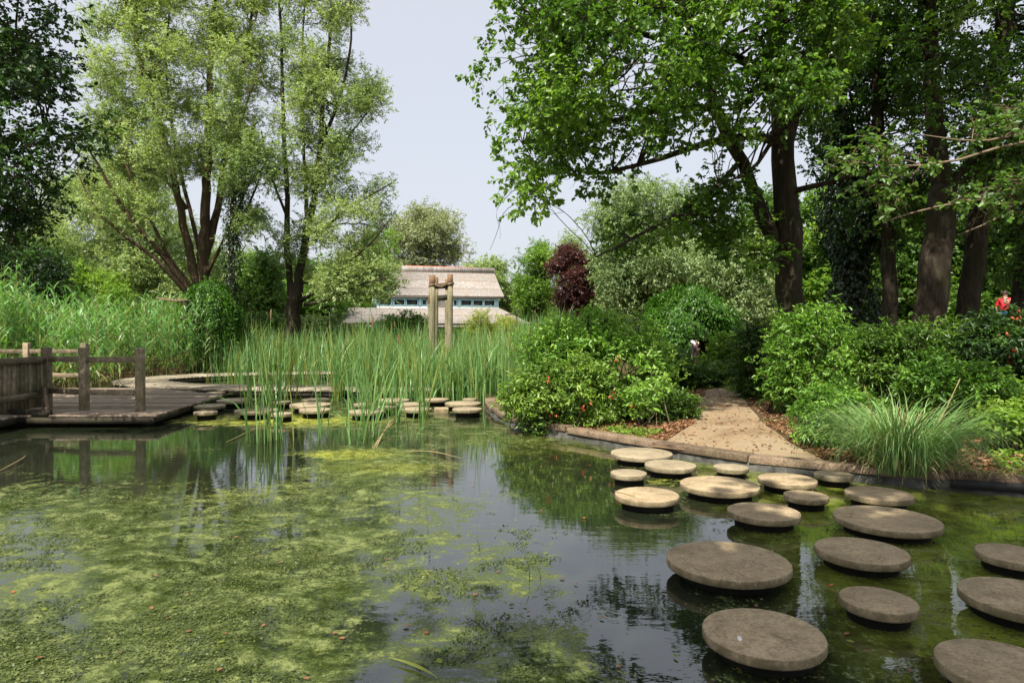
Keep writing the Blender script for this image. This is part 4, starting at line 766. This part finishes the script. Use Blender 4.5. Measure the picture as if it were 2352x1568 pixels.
# details lying on the stones
q = z5(795, 1140); c = G(*q, .125); n = 9; m_ = MB()
for k in range(9): a_ = R.random() * 6.28; rr_ = .018 * R.random(); m_.disc((c[0] + rr_ * math.cos(a_), c[1] + rr_ * math.sin(a_)), .004 + .008 * R.random(), .1252, .1275 + .0004 * k, 9, .001)
tag(m_.build('bird_dropping', M['white']), 'white bird dropping on the nearest large stone', 'dropping')
q0, q1 = G(*z5(115, 332), .133), G(*z5(225, 362), .133); tag(MB().tube(smooth_path([q0, (q0 + q1) / 2 + [0, .03, 0], q1], 8), .005, 5).build('twig', M['drygrass']), 'dry pale twig lying on a brown stone', 'twig')
def z2(u, v): return ((450 + u / 2.94) * .9408, (850 + v / 2.94) * .9408)
for u, v, wd, lab, lit in [
    (372, 368, 285, 'pale stone just off the deck corner, farther of the corner group', 1), (178, 408, 245, 'pale stone nearest the deck edge with a smaller one in front', 1), (153, 452, 175, 'small stone in front of the one nearest the deck edge', 1),
    (522, 440, 325, 'largest stone of the far row, pale and half hidden by cattail blades', 1), (698, 464, 165, 'small bright stone standing closest to open water', 1), (700, 380, 125, 'tiny stone behind the bright small one', 1),
    (905, 400, 300, 'wide grey-brown stone in the middle of the far row', 1), (940, 436, 235, 'rounded stone overlapping in front of the wide grey-brown one', 1), (945, 362, 200, 'flat stone at the back touching the boardwalk side', 1),
    (1285, 398, 150, 'small stone hidden behind the splayed cattails', 1), (1305, 448, 265, 'dark-sided stone under the splayed cattail clump', 1), (1495, 368, 245, 'wide stone at the back before the full cattails', 1),
    (1440, 418, 165, 'small shaded stone half tucked behind the dark-sided one', 1), (1625, 396, 205, 'stone between the slim cattail and the back row', 1), (1667, 432, 220, 'stone at the foot of the slim spiked cattail', 1),
    (1813, 362, 175, 'stone at the back right of the slim spiked cattail', 1), (2000, 390, 262, 'wide pale stone at the end of the far row by the edging', 1), (2030, 432, 215, 'end stone of the far row, in front of the wide pale one', 1), (2050, 360, 105, 'tiny stone behind the wide pale end stone', 1),
    (222, 316, 145, 'flat low stone between deck and boardwalk', 1), (95, 296, 190, 'broad low stone touching the boardwalk', 1)]:
    q = z2(u, v); stone(q[0], q[1], wd / 2.94 * .9408, lab, lit, .16, .06, 'round stepping stones of the far row')
q = z2(1845, 425); c = G(*q, .10); o = MB(); 
o.box((c[0], c[1], .02), (.30, .26, .16), .1); bl = o.build('broken_block', M['stone']); bv = bl.modifiers.new('b', 'BEVEL'); bv.width = .03; bv.segments = 2
tag(bl, 'low mossy broken block in the water between the end stones', 'block')

# ------------------------------------------------------------------ timber edging and liner
edge = np.array([(-.62, 16.2), (-.58, 14.5), (-.36, 13), (-.10, 12.1), (.10, 11.45), (.50, 10.75), (.92, 10.3), (1.9, 9.1), (2.93, 8.03), (4.13, 7.3), (5.16, 6.79), (9, 5.65), (13.5, 4.3)])
er = thing('timber_edging', 'weathered timber edging running along the planted bank above the liner', 'edging', (2, 9, .15))
cuts = [(-.62, 15.9), (-.40, 13.2)]
S = np.concatenate([[0], np.cumsum(np.linalg.norm(np.diff(edge, axis=0), axis=1))])
def at_s(s): return np.array([np.interp(s, S, edge[:, 0]), np.interp(s, S, edge[:, 1])])
lens = [0, .9, 1.9, 2.8, 3.6, 4.4, 5.2, 6.15, 7.85, 9.2, 10.6, 12.4, 15.0, 17.8]
for k in range(len(lens) - 1):
    a_, b_ = at_s(lens[k] + .012), at_s(lens[k + 1] - .012); d = nrm(b_ - a_); nn = np.array([-d[1], d[0]]); nn = nn if nn[1] > 0 or nn[0] > 0 else -nn
    off = nn * .10; z = .125 + R.normal() * .010
    if k < 7: off = np.array([.09, .02]) if k < 4 else np.array([.07, .07])
    bd = MB().beam([*(a_ + off), z], [*(b_ + off), z + R.normal() * .010], .23, .085, a=R.random()).build('edging_board', M['kerbwood'], er); m_ = bd.modifiers.new('b', 'BEVEL'); m_.width = .008; m_.segments = 2
# liner wall
n = 160; ss = np.linspace(0, S[-1], n); E = np.array([at_s(s) for s in ss]); T = nrm(np.gradient(E, axis=0)); N_ = np.stack([T[:, 1], -T[:, 0]], 1); N_ = -N_ * np.sign((N_ * np.array([1, 1])).sum(1, keepdims=True))
def strip(offs, zs, wav=.012):
    v = []; 
    for o_, z in zip(offs, zs):
        wv = wav * np.sin(ss * 9 + z * 40) + wav * .5 * np.sin(ss * 23); v.append(np.stack([E[:, 0] + N_[:, 0] * (o_ + wv), E[:, 1] + N_[:, 1] * (o_ + wv), np.full(n, z)], 1))
    k = len(offs); v = np.concatenate(v); i = np.arange(n - 1)[None]; j = np.arange(k - 1)[:, None] * n
    return MB().add(v, np.stack([j + i, j + i + 1, j + i + n + 1, j + i + n], -1).reshape(-1, 4))
strip([-.16, -.03, -.02, -.005, .02, .05], [.118, .117, .09, .05, .01, -.06], .006).build('liner', M['liner'], er, True)
MB().beam([4.6, 6.98, .09], [6.5, 6.30, .09], .04, .09).build('black_strip', M['black'], er)

# leaf litter on the bank (uncountable)
def litter(poly, n, seed, L=.055):
    xy = scatter(poly, n, seed); z = H(xy[:, 0], xy[:, 1]); k = z > .08; xy, z = xy[k], z[k]; N = len(xy); r = np.random.default_rng(seed)
    a_ = r.random(N) * 6.28; d = np.stack([np.cos(a_), np.sin(a_), r.normal(0, .25, N)], 1)
    return np.stack([xy[:, 0], xy[:, 1], z + .012 + .015 * r.random(N)], 1), d, UP + r.normal(size=(N, 3)) * .35, L * (.5 + r.random(N)), L * .5 * (.5 + r.random(N)), r.random(N)
m_ = MB()
for poly, n in (([(.9, 10.45), (1.9, 9.3), (2.1, 9.3), (2.9, 10.6), (3.3, 12), (1.5, 11.5)], 5200), ([(3.75, 7.7), (5.3, 6.95), (8, 6.2), (9, 9), (6, 11), (4.1, 11), (3.8, 9)], 12000), ([(-.5, 16), (-.1, 13), (.3, 11.6), (1.2, 11.6), (1, 16)], 1500), ([(4.2, 11), (8, 11), (9, 16), (5.2, 15)], 3500), ([(3.0, 12), (4.2, 14.6), (5.4, 18.4), (4.6, 18.6), (3.2, 14.8), (2, 12)], 3500), ([(1.9, 9.0), (3.7, 7.8), (4.3, 12), (6, 18), (5.2, 18), (3.2, 12)], 600)):
    m_.leaves(*litter(poly, n, n)[:5], 'ovate', R.random(0).mean() if 0 else .5) if 0 else None
    p_, d_, n_, L_, W_, a_ = litter(poly, n, n); m_.leaves(p_, d_, n_, L_, W_, 'ovate', a_)
tag(m_.build('leaf_litter', M['litter']), 'reddish-brown dry leaf litter on the bank and path edges', 'leaf litter', kind='stuff')
m_ = MB(); gc = []
for k, (poly, n) in enumerate((([(5.2, 7.0), (6.6, 6.5), (7.2, 7.4), (5.8, 8.2)], 900), ([(1.3, 10.15), (1.9, 9.5), (2.3, 10), (1.6, 10.5)], 300), ([(4.9, 15), (9, 15), (12, 22), (7, 22)], 6000), ([(2, 14), (4, 15), (5, 20), (1.5, 20)], 3500))):
    p_, d_, n_, L_, W_, a_ = litter(poly, n, 50 + k, .06); p_[:, 2] += .05 * R.random(len(p_)); d_[:, 2] += .5; m_.leaves(p_, d_, n_, L_, W_, 'ovate', a_)
tag(m_.build('ground_cover', M['lime']), 'low green ground cover leaves on the bank', 'ground cover', kind='stuff')
# dry grass tangle hanging at the liner under the pampas
n = 260; xy = np.stack([3.9 + 1.3 * R.random(n), 0 * R.random(n)], 1); xy[:, 1] = np.interp(xy[:, 0], [3.9, 4.13, 5.16], [7.45, 7.33, 6.82]) + R.random(n) * .2
m_ = MB(); m_.blades(np.stack([xy[:, 0], xy[:, 1], np.full(n, .2)], 1), -1.6 + R.normal(0, .7, n), .15 + .2 * R.random(n), np.full(n, .006), .8 + .5 * R.random(n), .9 + R.random(n), 6, R.random(n))
tag(m_.build('dry_grass_tangle', M['drygrass']), 'tangle of dry straw hanging over the liner below the pampas grass', 'dry grass', kind='stuff')

# ------------------------------------------------------------------ things afloat
mats_ = {'brown': M['litter'], 'yellow': M['yellowgreen'], 'red': M['redleaf'], 'green': M['evergreen']}
def leafobj(col):
    v = np.array([[0, 0, 0], [.25, .22, .03], [.62, .30, .05], [.85, .17, .03], [1.05, 0, 0], [.85, -.17, .02], [.62, -.30, .06], [.25, -.22, .03], [.5, 0, -.01], [-.22, .02, 0]])
    return MB().add(v * 1.0, t=[[0, 8, 1], [1, 8, 2], [2, 8, 3], [3, 8, 4], [4, 8, 5], [5, 8, 6], [6, 8, 7], [7, 8, 0], [0, 9, 8]], a=R.random()).build('floating_leaf', mats_[col], smooth=True)
proto = {c_: leafobj(c_) for c_ in mats_}; used = set()
def put(col, px, py, s, z=.012, lab=None):
    o = proto[col] if col not in used else proto[col].copy()
    if col in used: COL.objects.link(o)
    used.add(col); p = G(px, py, z); o.location = p; o.scale = (s, s, s); o.rotation_euler = (R.normal() * .12, R.normal() * .12, R.random() * 6.28)
    tag(o, lab or {'brown': 'small curled brown leaf floating on the pond', 'yellow': 'small yellow-green leaf floating on the pond', 'red': 'small red leaf floating on the pond', 'green': 'small dark green leaf floating on the pond'}[col], 'leaf', {'brown': 'brown leaves afloat', 'yellow': 'yellow leaves afloat', 'red': 'red leaves afloat', 'green': 'green leaves afloat'}[col])
for px, py, col, s in [(885, 1282, 'brown', .05), (882, 1298, 'brown', .045), (985, 1455, 'brown', .06), (795, 1465, 'brown', .055), (1085, 1367, 'brown', .05), (1298, 1325, 'brown', .05), (1260, 1376, 'green', .045), (1180, 1385, 'green', .05), (1305, 1218, 'green', .05), (720, 1275, 'brown', .04), (590, 1275, 'brown', .04), (925, 1436, 'brown', .05),
                       (1000, 1512, 'yellow', .06), (1165, 1412, 'yellow', .045), (1140, 1432, 'yellow', .04), (25, 1357, 'red', .04), (1240, 1172, 'red', .04), (1340, 1190, 'red', .05), (1352, 1068, 'red', .04), (1905, 1345, 'red', .05), (1395, 1075, 'red', .04), (1270, 1130, 'brown', .05), (1010, 1123, 'brown', .04), (780, 1210, 'brown', .04), (440, 1120, 'brown', .04), (1950, 1450, 'brown', .06),
                       (1965, 1475, 'yellow', .06), (2170, 1540, 'yellow', .05), (2050, 1500, 'yellow', .05), (1660, 1250, 'yellow', .04), (1560, 1300, 'yellow', .035), (520, 1470, 'yellow', .06), (380, 1420, 'brown', .05), (80, 1510, 'brown', .05), (250, 1230, 'brown', .04), (420, 1310, 'yellow', .035), (610, 1430, 'brown', .045), (700, 1390, 'yellow', .03)]:
    put(col, px, py, s * .8)
for k in range(120):
    px, py = 60 + 2250 * R.random(), 1010 + 550 * R.random() ** 1.2
    p = G(px, py)
    if sdist(p[0], p[1], POND) > -.3: continue
    put(['brown', 'yellow', 'brown', 'yellow', 'brown', 'green', 'brown', 'yellow', 'brown'][R.integers(9)], px, py, .018 + .026 * R.random())
put('yellow', *z5(1065, 238), .03, .131, 'yellow leaf on the rim of a brown stone'); put('red', *z5(1410, 455), .035, .131, 'red leaf lying on the widest smooth stone'); put('brown', *z5(895, 962), .035, .131, 'dark leaf at the far rim of the nearest large stone')
q0, q1 = G(893, 1508, .02), G(1005, 1555, .02); d = q1 - q0; t = np.linspace(0, 1, 9)[:, None]; cpt = q0 + d * t + np.array([-d[1], d[0], 0]) * .06 * np.sin(t * 3.1); wv = .013 * np.sin(np.clip(t * 3.14, .15, 3.0)); sdv = nrm(np.array([-d[1], d[0], 0]))
v = np.concatenate([cpt + sdv * wv, cpt - sdv * wv]); tag(MB().add(v, [[i, i + 1, i + 10, i + 9] for i in range(8)], a=.9).build('drifting_reed', M['yellowgreen']), 'long yellow reed blade floating near the bottom edge', 'reed blade')
# broken floating stems
for k, (a0, a1, lab) in enumerate([((520, 1015), (610, 975), 'thin pale stem floating before the far stones'), ((930, 1035), (1060, 1052), 'yellow stem floating before the far stones'), ((0, 1080), (60, 1045), 'curled pale stem at the frame edge below the fence')]):
    a_, b_ = G(*a0, .02), G(*a1, .03); tag(MB().tube(smooth_path([a_, (a_ + b_) / 2 + [0, .15, .02], b_], 9), [.002,.004,.005,.005,.005,.005,.004,.003,.002], 5).build('loose_reed', M['drygrass']), lab, 'stem', 'loose stems on the water')
# small twigs sticking out of the open water
for px, py, h in ((1215, 1335, .16), (1100, 1265, .10), (990, 1500, .0), (1240, 1330, .08)):
    if h: b = G(px, py); tag(MB().tube(smooth_path([b - UP * .03, b + [.01, 0, h * .5], b + [-.02, 0, h]], 5), [.003, .003, .002, .002, .001], 4).build('water_twig', M['darkwood']), 'thin dark twig poking out of the open water', 'twig', 'twigs poking out of the water')

# ------------------------------------------------------------------ deck, boardwalk, railings
dp = np.array([(-14.5, 6.5), (-8.55, 6.5), (-8.55, 11.55), (-6.2, 11.55), (-6.62, 15.3), (-8.6, 16.6), (-9.2, 17.2), (-14.5, 17.2)])
def clip_row(poly, y):
    xs_ = []
    for i in range(len(poly)):
        a_, b_ = poly[i], poly[(i + 1) % len(poly)]
        if (a_[1] > y) != (b_[1] > y): xs_.append(a_[0] + (y - a_[1]) / (b_[1] - a_[1]) * (b_[0] - a_[0]))
    return min(xs_), max(xs_)
dk = thing('wooden_deck', 'low weathered plank deck over the pond below the railings', 'deck', (-9, 13, .2)); m_ = MB(); y = 6.58
while y < 17.1:
    a_, b_ = clip_row(dp, y); m_.box(((a_ + b_) / 2 + R.normal() * .008, y, .20 + R.normal() * .004), (b_ - a_, .125, .04), a=R.random()); y += .137
m_.build('boards', M['deckwood'], dk)
m_ = MB()
for i in range(len(dp)): a_, b_ = dp[i], dp[(i + 1) % len(dp)]; c0 = dp.mean(0); ia = a_ + (c0 - a_) * .02; ib = b_ + (c0 - b_) * .02; m_.beam([*ia, .125], [*ib, .125], .06, .10)
m_.build('fascia', M['darkwood'], dk)
m_ = MB()
for px_ in np.arange(-14, -6.3, 1.5):
    for py_ in (11.9, 14.8): m_.box((px_, py_, -.15), (.12, .12, .5))
m_.build('piers', M['darkwood'], dk)
cl_ = np.array([(.2, 16.9), (-2, 17.0), (-4.5, 17.15), (-7, 17.35), (-9.2, 17.9), (-10.8, 19.2), (-11.3, 20.7), (-10.4, 22.2), (-8.6, 23.2), (-6, 23.7), (-3, 23.9), (0, 23.9)])
C = resamp(smooth_path(cl_, 60), 190); T = nrm(np.gradient(C, axis=0)); bw = thing('boardwalk', 'sun-bleached boardwalk curving around a patch of cattails', 'boardwalk', (-8, 20, .2)); m_ = MB()
for k in range(190): m_.box((C[k][0], C[k][1], .185 + R.normal() * .004), (.125, 1.45, .04), math.atan2(T[k][1], T[k][0]), a=R.random())
m_.build('boards', M['walkwood'], bw); N2 = np.stack([-T[:, 1], T[:, 0]], 1)
m_ = MB()
for s_ in (-.66, .66): m_.tube(np.c_[C + N2 * s_, np.full(190, .09)], .07, 4)
m_.build('fascia', M['darkwood'], bw)
def post(root, x, y, z0=.2, h=1.17, wd=.135):
    o = MB().box((x, y, z0 + h / 2), (wd, wd, h), R.normal() * .05, a=R.random()).build('post', M['wood'], root); b = o.modifiers.new('b', 'BEVEL'); b.width = .012; b.segments = 2
    return o
def railing(label, posts, zr=(1.155, .555)):
    root = thing('post_railing', label, 'railing', (posts[0][0], posts[0][1], .2))
    for x, y in posts: post(root, x, y)
    for z in zr:
        for i in range(len(posts) - 1):
            a_, b_ = np.array(posts[i]), np.array(posts[i + 1]); d = nrm(b_ - a_) * .07; o = MB().beam([*(a_ + d), z], [*(b_ - d), z + R.normal() * .005], .05, .105, a=R.random()).build('rail', M['wood'], root); b = o.modifiers.new('b', 'BEVEL'); b.width = .006
    return root
railing('two-rail wooden railing along the front of the deck', [(G(337, 943, .2)[0], 12.15), (G(218, 940, .2)[0], 12.25), (-8.78, 12.6)])
railing('two-rail wooden railing along the back of the deck before the reeds', [(-10.75, 16.8), (-12.2, 16.8), (-13.9, 16.8)])
fe = thing('board_fence', 'solid wooden fence of upright boards on the deck at the frame edge', 'fence', (-8.78, 12, .2)); m_ = MB(); y = 12.5
while y > 6.6: m_.box((-8.80 + .008 * (int(y * 10) % 2), y, .72), (.02, .098, .92 + R.normal() * .004), a=R.random()); y -= .103
m_.build('boards', M['wood'], fe)
for z in (1.15, .50): o = MB().beam([-8.755, 12.52, z], [-8.755, 6.6, z], .05, .11, a=R.random()).build('rail', M['wood'], fe)
post(fe, -8.78, 10.3, h=1.1); post(fe, -8.78, 8.2, h=1.1)
MB().beam([-8.95, 11.7, .245], [-8.05, 11.62, .245], .12, .12).build('foot_beam', M['darkwood'], fe)
MB().beam([-8.72, 12.42, .62], [-8.12, 11.66, .31], .06, .07).build('brace', M['kerbwood'], fe)

# ------------------------------------------------------------------ tall rope-tied poles
pf = thing('pole_frame', 'four tall timber poles tied together with rope in front of the thatched building', 'pole structure', (P(1012, 800, 22)[0], 22, -.1))
def pole(px, Yc, ytop, r):
    t = P(px, ytop, Yc); b = np.array([t[0] - .03, t[1], -.2]); cut = t - UP * .38
    k = MB().tube(np.linspace(b, cut, 8), np.linspace(r * 1.06, r, 8), 14, rough=.02).build('pole', M['polewood'], pf, True); MB().tube([cut, t], [r * .99, r * .97], 14).build('pole_cap', M['polecap'], k); k2 = bpy.data.objects[-1] if 0 else None
    return t
t1 = pole(993, 21.8, 632, .105); t2 = pole(1034, 21.9, 630, .095); t3 = pole(1001, 23.6, 637, .09); t4 = pole(1028, 23.8, 642, .09)
for o in pf.children:
    for ch in o.children: ch.location = (0, 0, 0)
rp = MB()
for t_ in (t1, t2):
    for k in range(3):
        an = np.linspace(0, 6.28, 17); z = t_[2] - .27 - .035 * k; rp.tube(np.stack([t_[0] + .12 * np.cos(an), t_[1] + .12 * np.sin(an), z + .03 * np.sin(an + k)], 1), .016, 5, caps=False)
for k in range(3): rp.tube(smooth_path([t1 + [.1, -.12, -.25 - k * .04], (t1 + t2) / 2 + [0, -.13, -.32 - k * .05], t2 + [-.1, -.12, -.27 - k * .03]], 9), .018, 5)
rp.build('rope', M['rope'], pf)
for z0, y_ in ((-.36, 0), (-.70, .9)): a_, b_ = t1 + [0, y_, z0], t2 + [0, y_, z0]; MB().beam(a_ + [.06, 0, 0], b_ - [.06, 0, 0], .12, .18).build('crossbeam', M['darkwood'], pf)

# ------------------------------------------------------------------ thatched building
pL, pR = P(866, 690, 48.6), P(1147, 690, 51.0); ux = nrm((pR - pL) * [1, 1, 0]); uy = np.array([-ux[1], ux[0], 0]); mid = (pL + pR) / 2; mid[2] = 0; Wd = np.linalg.norm((pR - pL)[:2])
bd = thing('thatched_building', 'two-tier building with grey thatched roofs and a light blue window band', 'building', mid)
def Lc(x, y, z): return mid + ux * x + uy * y + UP * z
def zat(py): return 1.7 + (757 - py) / F * 50
ze, zr_, zb, zl = zat(680), zat(609), zat(708), zat(744); hw = Wd / 2
def slab(pts, th, nm, mat, par=None):
    pts = [np.array(p) for p in pts]; n_ = nrm(np.cross(pts[1] - pts[0], pts[-1] - pts[0])); n_ = n_ if n_[2] > 0 else -n_; v = [p for p in pts] + [p - n_ * th for p in pts]; k = len(pts)
    qs = [[i, (i + 1) % k, (i + 1) % k + k, i + k] for i in range(k)]
    mb_ = MB()
    if k == 4: mb_.add(v, qs + [[0, 1, 2, 3], [7, 6, 5, 4]])
    else: mb_.add(v, qs, [[0, 1, 2], [5, 4, 3]])
    return mb_.build(nm, mat, par or bd)
r1 = slab([Lc(-hw - .3, -.30, ze), Lc(hw + .3, -.30, ze), Lc(hw + .1, 2.6, zr_), Lc(-hw - .1, 2.6, zr_)], .16, 'roof', M['thatch'])
slab([Lc(-hw - .3, 5.9, ze), Lc(hw + .3, 5.9, ze), Lc(hw + .1, 2.62, zr_), Lc(-hw - .1, 2.62, zr_)], .28, 'roof', M['thatch'])
MB().beam(Lc(-hw - .12, 2.5, zr_ - .22), Lc(hw + .14, 2.5, zr_ - .22), .7, .56).build('ridge_cap', M['thatch'], r1).location = (0, 0, 0)
MB().beam(Lc(-hw * .5, 2.5, zr_ + .09), Lc(hw * .7, 2.5, zr_ + .09), .3, .05).build('ridge_trim', M['redroof'], r1).location = (0, 0, 0)
MB().beam(Lc(-hw, 2.6, (zb + ze) / 2 + .2), Lc(hw, 2.6, (zb + ze) / 2 + .2), 4.8, ze - zb + .25).build('wall', M['blue'], bd)
yw = .2
MB().beam(Lc(-hw, yw - .06, zb + .03), Lc(hw, yw - .06, zb + .03), .10, .14).build('white_sill', M['white'], bd)
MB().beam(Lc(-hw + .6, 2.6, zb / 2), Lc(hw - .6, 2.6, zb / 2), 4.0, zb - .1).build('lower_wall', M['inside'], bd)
def fx(u): return ((750 + u / 3.92) * .9408 - 1006.5) / F * 50
for a_, b_ in ((690, 800), (825, 925), (940, 1048), (1088, 1130), (1390, 1425), (1462, 1568), (1582, 1680), (1692, 1798)):
    x0, x1 = fx(a_) * 1.0, fx(b_); z0, z1 = zb + .22, ze - .25; t = .07
    w_ = MB(); [w_.beam(Lc(*p), Lc(*q), .06, t) for p, q in (((x0 - t, yw - .04, z0), (x1 + t, yw - .04, z0)), ((x0 - t, yw - .04, z1), (x1 + t, yw - .04, z1)))]
    [w_.box(Lc(x, yw - .04, (z0 + z1) / 2), (t, .058, z1 - z0 - t), math.atan2(ux[1], ux[0])) for x in (x0, x1)]
    wo_ = w_.build('window', M['blue'], bd); MB().box(Lc((x0 + x1) / 2, yw - .015, (z0 + z1) / 2), (x1 - x0 - .01, .02, z1 - z0 - .01), math.atan2(ux[1], ux[0])).build('pane', M['glass'], wo_).location = (0, 0, 0)
for u in (1068, 1445): MB().box(Lc(fx(u), yw - .06, (zb + ze) / 2), (.16, .1, ze - zb - .1), math.atan2(ux[1], ux[0])).build('blue_pillar', M['blue'], bd)
# banner with a small emblem
x0, x1 = fx(1135), fx(1322); bn = MB().box(Lc((x0 + x1) / 2, yw - .12, (zb + ze) / 2 - .02), (x1 - x0, .03, ze - zb - .2), math.atan2(ux[1], ux[0])).build('banner', plain('pale banner', (.62, .60, .52), .7, .06), bd)
th = np.linspace(0, 6.28, 25)[:-1]; e_ = MB(); c0 = Lc(fx(1158), yw - .142, (zb + ze) / 2 - .1)
tri = [c0] + [c0 + ux * .09 * math.cos(a) * (1 - .45 * max(0, math.sin(a))) + UP * .2 * math.sin(a) for a in th]; e_.add(tri, t=[[0, k + 1, (k + 1) % 24 + 1] for k in range(24)]); e_.build('emblem', plain('magenta print', (.55, .02, .16), .7), bn).location = (0, 0, 0)
e_ = MB(); rr = np.random.default_rng(3)
for k, (u, v_) in enumerate([(1228, .17), (1240, .2), (1252, .13), (1262, .22), (1272, .17), (1235, .02), (1246, -.02), (1256, .01), (1240, -.16), (1250, -.17), (1260, -.16)]):
    e_.box(Lc(fx(u), yw - .142, (zb + ze) / 2 + v_), (.07, .006, .035 if k > 4 else .09), math.atan2(ux[1], ux[0]) + .0)
e_.build('printed_marks', plain('dark blue print', (.05, .05, .16), .7), bn).location = (0, 0, 0)
# lower skirt roof
xl, xr = fx(190) , fx(2280); a1, a2, a3, a4 = Lc(xl, -4.2, zl), Lc(xr - 2.2, -4.2, zl), Lc(hw + .1, .12, zb + .02), Lc(fx(262), .12, zb + .0)
slab([a1, a2, a3, a4], .22, 'lower_roof', M['thatch'])
slab([a2, Lc(xr, 6, zl - .1), Lc(hw + .12, 4, zb + .7), Lc(hw + .12, .12, zb + .02)], .22, 'lower_roof', M['thatch'])
slab([a1, a4, Lc(fx(262), 6, zb), Lc(xl, 6, zl)], .22, 'lower_roof', M['thatch'])
MB().beam(Lc(xl + .2, -4.1, zl - .16), Lc(xr - 2.3, -4.1, zl - .16), .05, .14).build('fascia', M['blue'], bd)
for x in np.linspace(xl + .6, xr - 3, 6): MB().box(Lc(x, -3.9, zl / 2), (.16, .16, zl - .2)).build('veranda_post', M['polewood'], bd)
# wooden cross-shaped plant support
c = P(1187, 700, 33); cs = thing('plant_support', 'thin dark wooden cross support before the thatched building', 'plant support', (c[0], 33, .2)); t_ = P(1187, 716, 33); MB().box((c[0], 33, 1.3), (.06, .06, 2.9)).build('upright', M['darkwood'], cs); MB().box((c[0] - .25, 32.95, P(0, 722, 33)[2]), (.62, .05, .05)).build('crossbar', M['darkwood'], cs)
# log rail among the reeds
a_, b_ = P(358, 684, 25), P(432, 690, 25); lg = thing('log_rail', 'pale forked log resting on a post among the reeds beside the weeping dome', 'log', (a_[0], 25, 0)); MB().tube(smooth_path([a_, (a_ + b_) / 2 + [0, 0, -.06], b_], 7), [.02, .03, .04, .04, .05, .06, .07], 8, rough=.4).build('log', M['kerbwood'], lg); MB().tube([P(425, 694, 25), P(425, 800, 25)], .08, 8).build('post', M['bark'], lg)

# ------------------------------------------------------------------ people
def person(label, loc, h, shirt, pants, face):
    root = thing('person', label, 'person', loc); s = h / 1.75; cf, sf = math.cos(face), math.sin(face)
    J = {'pel': (0, 0, .95), 'chest': (0, 0, 1.3), 'neck': (0, 0, 1.48), 'head': (0, -.01, 1.58), 'top': (0, 0, 1.70), 'sl': (-.19, 0, 1.42), 'el': (-.26, .02, 1.14), 'hl': (-.24, -.12, .92), 'sr': (.19, 0, 1.42), 'er': (.26, .03, 1.15), 'hr': (.23, -.16, .98),
         'kl': (-.11, -.05, .50), 'fl': (-.12, .06, .07), 'tl': (-.12, -.10, .03), 'kr': (.11, .05, .50), 'fr': (.12, .14, .07), 'tr': (.12, 0, .03), 'pl': (-.1, 0, .90), 'pr': (.1, 0, .90)}
    Rr = {'pel': .13, 'chest': .145, 'neck': .055, 'head': .085, 'top': .08, 'sl': .06, 'el': .042, 'hl': .03, 'sr': .06, 'er': .042, 'hr': .03, 'kl': .062, 'fl': .04, 'tl': .03, 'kr': .062, 'fr': .04, 'tr': .03, 'pl': .09, 'pr': .09}
    E = [('pel', 'chest'), ('chest', 'neck'), ('neck', 'head'), ('head', 'top'), ('chest', 'sl'), ('sl', 'el'), ('el', 'hl'), ('chest', 'sr'), ('sr', 'er'), ('er', 'hr'), ('pel', 'pl'), ('pl', 'kl'), ('kl', 'fl'), ('fl', 'tl'), ('pel', 'pr'), ('pr', 'kr'), ('kr', 'fr'), ('fr', 'tr')]
    def skin(names, edges, nm, mat, gr=1.0):
        idx = {n: i for i, n in enumerate(names)}; me = bpy.data.meshes.new(nm); rot = lambda p: ((p[0] * cf - p[1] * sf) * s, (p[0] * sf + p[1] * cf) * s, p[2] * s)
        me.from_pydata([rot(J[n]) for n in names], [(idx[a], idx[b]) for a, b in edges], []); o = bpy.data.objects.new(nm, me); COL.objects.link(o); o.parent = root; me.materials.append(mat)
        sk = o.modifiers.new('s', 'SKIN'); sv = me.skin_vertices[0].data
        for n in names: sv[idx[n]].radius = (Rr[n] * s * gr, Rr[n] * s * gr * (.75 if n in ('chest', 'pel') else 1)); sv[idx[n]].use_root = n == names[0]
        sb = o.modifiers.new('u', 'SUBSURF'); sb.levels = sb.render_levels = 2
        return o
    skin(list(J), E, 'body', M['skin'])
    skin(['pel', 'chest', 'sl', 'el', 'sr', 'er'], [('pel', 'chest'), ('chest', 'sl'), ('sl', 'el'), ('chest', 'sr'), ('sr', 'er')], 'shirt', shirt, 1.22)
    skin(['pel', 'pl', 'kl', 'fl', 'pr', 'kr', 'fr'], [('pel', 'pl'), ('pl', 'kl'), ('kl', 'fl'), ('pel', 'pr'), ('pr', 'kr'), ('kr', 'fr')], 'trousers', pants, 1.2)
    bm_ = MB(); th = np.linspace(0, math.pi * .62, 7); vv = []
    for a in th:
        for b in np.arange(12) * 2 * math.pi / 12: vv.append((.105 * math.sin(a) * math.cos(b) * s, (.115 * math.sin(a) * math.sin(b) + .018) * s, (1.63 + .125 * math.cos(a)) * s))
    bm_.add(vv, [[i * 12 + j, i * 12 + (j + 1) % 12, (i + 1) * 12 + (j + 1) % 12, (i + 1) * 12 + j] for i in range(6) for j in range(12)]); hr = bm_.build('hair', M['hair'], root, True); hr.location = (0, 0, 0); hr.rotation_euler = (0, 0, face)
c = P(1592, 800, 26); person('person in a white top and dark trousers standing beyond the weeping mound', (c[0], 26, float(H(c[0], 26))), 1.5, M['whiteshirt'], M['darkpants'], .4)
c = P(2308, 730, 22.5); person('person in a red top and blue trousers glimpsed through the leaves at the frame edge', (c[0], 22.5, float(H(c[0], 22.5))), 1.6, M['redshirt'], M['bluepants'], -.5)
